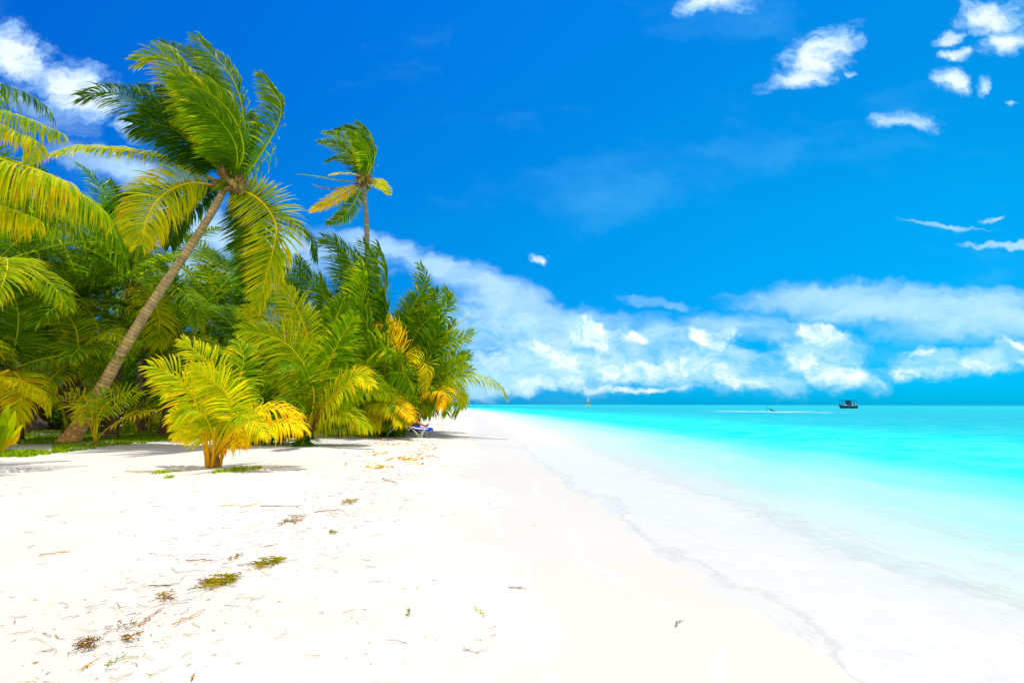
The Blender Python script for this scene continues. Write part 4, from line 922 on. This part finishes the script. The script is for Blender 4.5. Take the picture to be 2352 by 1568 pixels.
# ------------------------------------------------------------------ seaweed, twigs and litter on the sand
def strand(m, p, a, l, r, rad=.004, age=.9, wig=.5, z=.006):
    pts = []; x, y = p; n = 6
    for i in range(n+1):
        pts.append((x, y, gz(x, y)+z+r.uniform(0, .012))); a += r.uniform(-wig, wig); x += cos(a)*l/n; y += sin(a)*l/n
    m.tube(pts, [rad*(1-.5*i/n) for i in range(n+1)], 4, tuple(q*.6 for q in pal(age)))
def weed(x, y, wpx, hpx, ns, label, seed, age=(.6, 1.4), arch=0, rad=.0042, ang=0.):
    c = ground(x, y); k = (c-CAM).length/F; r = random.Random(seed); m = MB(); W_ = wpx*k; H_ = hpx*k*abs((c-CAM).length)/1.5
    for _ in range(ns):
        q = r.uniform(-.32, .32); X = c.x+q*W_; Y = c.y+r.gauss(0, .22)*H_+(arch*H_*(.1-q*q)*4)+q*ang*H_
        strand(m, (X, Y), r.gauss(.4, .8)+(pi if r.random() < .5 else 0), r.uniform(.15, .42)*W_, r, rad, r.uniform(*age), .55, r.uniform(.004, .035))
    o = m.build('seaweed', M_weed, None, origin=c); tag(o, label, 'seaweed', 'seaweed clumps washed up on the sand')
weed(505, 1338, 62, 26, 120, 'large oval green and brown seaweed clump on the sand', 1, (.5, 1.6))
weed(476, 1336, 30, 26, 26, 'loose brown root net at the left end of the large oval seaweed clump', 14, (1.7, 2.2), rad=.003)
weed(626, 1290, 52, 18, 100, 'crescent of green seaweed behind the large oval clump', 2, (.5, 1.5), arch=-.6, ang=.35)
weed(801, 1153, 36, 9, 50, 'flat dark golden seaweed clump furthest up the sand', 3, (.9, 1.8))
weed(660, 1204, 46, 16, 42, 'arched brown and yellow seaweed strand mid beach', 4, (1.1, 2.1), arch=1.4)
weed(764, 1224, 22, 8, 22, 'small star of yellow seaweed right of the arched strand', 5, (.7, 1.2))
weed(543, 1281, 20, 8, 22, 'small brown seaweed knot just left of the crescent', 6, (1.4, 2.1))
weed(196, 1488, 44, 20, 50, 'open net of thin brown roots at the bottom left', 7, (1.6, 2.2), rad=.003)
weed(938, 1412, 10, 10, 12, 'bright yellow green Y shaped sprig alone on the sand', 8, (.5, 1.2))
weed(374, 1370, 26, 10, 18, 'thin golden seaweed bundle left of the large oval clump', 9, (1.0, 1.7))
weed(382, 1382, 36, 6, 12, 'long brown seaweed wisp just below the thin golden bundle', 10, (1.3, 2.1))
weed(285, 1440, 46, 34, 16, 'scattered brown roots between the root net and the golden bundle', 11, (1.6, 2.2), rad=.003)
weed(302, 1470, 40, 10, 14, 'flat tan seaweed wisp right of the bottom left root net', 12, (1.3, 2.))
weed(867, 1077, 18, 3, 16, 'dark seaweed clump near the shade of the palms', 13, (1.4, 2.))
TW = [(505,1163,555,1160,'first of two short dry grass blades left of the golden seaweed clump',1.2),(560,1164,600,1157,'second of two short dry grass blades left of the golden seaweed clump',1.2),(598,1163,688,1165,'thin wavy purple brown root above the arched strand',2.1),(722,1178,785,1172,'slender brown root beneath the golden seaweed clump',2.1),(428,1288,502,1290,'thin straight root above the brown seaweed knot',2.),(340,1350,415,1341,'dark wavy twig left of the large oval clump',2.2),(545,1300,600,1293,'root tail leading into the crescent of seaweed',2.),
 (90,1277,162,1268,'long dry twig alone on the left sand',1.6),(320,1440,378,1396,'long brown twig rising right above the root net',1.8),(395,1438,470,1402,'forked tan twig right of the long brown twig',1.6),(240,1534,290,1506,'green blade of grass at the bottom left',.6),(188,1540,222,1520,'short brown twig near the bottom left corner',1.7),(880,1098,915,1112,'curved brown twig near the tideline below the palms',2.),(1168,1350,1210,1354,'fine grey twig on the damp sand',2.),(1088,1396,1114,1416,'pale green blade on the damp sand right of the yellow sprig',.9),(1550,1440,1562,1425,'tiny twig alone on the wet sand',2.),(440,1564,448,1548,'short red brown stick at the bottom edge',1.8),(288,1083,372,1081,'long tan leaf lying left of the yellow palm stump',1.3)]
for i, (x1, y1, x2, y2, lab, ag) in enumerate(TW):
    a, b = ground(x1, y1), ground(x2, y2); r = random.Random(400+i); m = MB(); n = 9; d = b-a; s = Vector((-d.y, d.x, 0)); pts = []
    for j in range(n+1):
        q = a.lerp(b, j/n)+s*r.uniform(-.06, .06)*(1 if 0 < j < n else 0); q.z = gz(q.x, q.y)+.008+r.uniform(0, .012); pts.append(q)
    rr = .0012*(a-CAM).length**.75; m.tube(pts, [rr*(1-.5*j/n) for j in range(n+1)], 5, pal(ag))
    for _ in range(2):
        q = pts[r.randint(2, 7)]; m.tube([q, q+d*.12+s*r.uniform(-.15, .15), q+d*.2+s*r.uniform(-.22, .22)], [rr*.7, rr*.5, rr*.3], 4, pal(ag))
    o = m.build('twig', M_weed, None, origin=a); tag(o, lab, 'twig', 'twigs and blades lying on the sand')
def litter():
    r = random.Random(17); vs = []; fs = []; cs = []
    line = [(150, 1540), (300, 1440), (450, 1320), (620, 1240), (760, 1180), (880, 1110), (960, 1050), (985, 1010), (1010, 985)]
    for _ in range(800):
        if r.random() < .82:
            i = r.randrange(len(line)-1); t = r.random(); x = line[i][0]*(1-t)+line[i+1][0]*t; y = line[i][1]*(1-t)+line[i+1][1]*t
            sc = (y-930)/400; x += r.gauss(0, 20+70*sc); y += r.gauss(0, 5+40*sc)
        else: x = r.uniform(0, 1250); y = 1060+r.random()**1.3*500
        if y > 1600 or y < 975 or (x > 1010+(1500-y)*.1 and y < 1100) : continue
        p = ground(x, y)
        if p.x-shore(p.y) > -1.6: continue
        a = r.gauss(.3, .7); l = r.uniform(.004, .016)*(1+p.y*.16); w = l*r.uniform(.06, .16); z = gz(p.x, p.y)+.006; n = len(vs)
        ux, uy = cos(a), sin(a); h = r.uniform(.001, .005)
        vs += [(p.x-ux*l, p.y-uy*l, z), (p.x-uy*w, p.y+ux*w, z+h), (p.x+ux*l, p.y+uy*l, z+h*.5), (p.x+uy*w, p.y-ux*w, z)]
        fs.append((n, n+1, n+2, n+3)); cs += [pal(r.choice((.7, 1.2, 1.5, 1.8, 2.1, 2.2)))]*4
    mbs = MB(); line2 = line[:7]
    for _ in range(280):
        i = r.randrange(len(line2)-1); t = r.random(); x = line2[i][0]*(1-t)+line2[i+1][0]*t; y = line2[i][1]*(1-t)+line2[i+1][1]*t
        sc = (y-930)/400; x += r.gauss(0, 20+75*sc); y += r.gauss(0, 5+42*sc)
        if r.random() < .25: x = r.uniform(0, 1150); y = 1080+r.random()*440
        if y > 1590 or y < 1000: continue
        p = ground(x, y)
        if p.x-shore(p.y) > -1.6: continue
        strand(mbs, (p.x, p.y), r.gauss(.35, .5)+(pi if r.random() < .5 else 0), r.uniform(.03, .12)*(1+.08*p.y), r, .0013*(1+.1*p.y), r.choice((1.1, 1.5, 1.9, 2.1, 2.2)), .6, .004)
    n = len(vs); vs += mbs.v; cs += mbs.c; fs += [tuple(i+n for i in f) for f in mbs.f]
    for _ in range(900):
        x = r.gauss(915, 45); y = r.uniform(1000, 1075)
        if r.random() < .3: x = r.gauss(1012, 6); y = r.uniform(950, 990)
        p = ground(x, y); a = r.uniform(0, 3.1); l = r.uniform(.03, .11); w = l*r.uniform(.15, .35); z = gz(p.x, p.y)+.006; n = len(vs); ux, uy = cos(a), sin(a); h = r.uniform(.01, .035)
        if mnoise.noise(Vector((p.x*1.2, p.y*.6, 9.))) < .05: continue
        vs += [(p.x-ux*l, p.y-uy*l, z), (p.x-uy*w, p.y+ux*w, z+h), (p.x+ux*l, p.y+uy*l, z+h*.5), (p.x+uy*w, p.y-ux*w, z)]
        fs.append((n, n+1, n+2, n+3)); cs += [pal(r.choice((1.1, 1.4, 1.8, 2.1)))]*4
    o = mesh_obj('beach_litter', vs, fs, M_weed, None, cs, smooth=False); tag(o, 'small dry leaf bits strewn along the tide line', 'litter', kind='stuff')
litter()
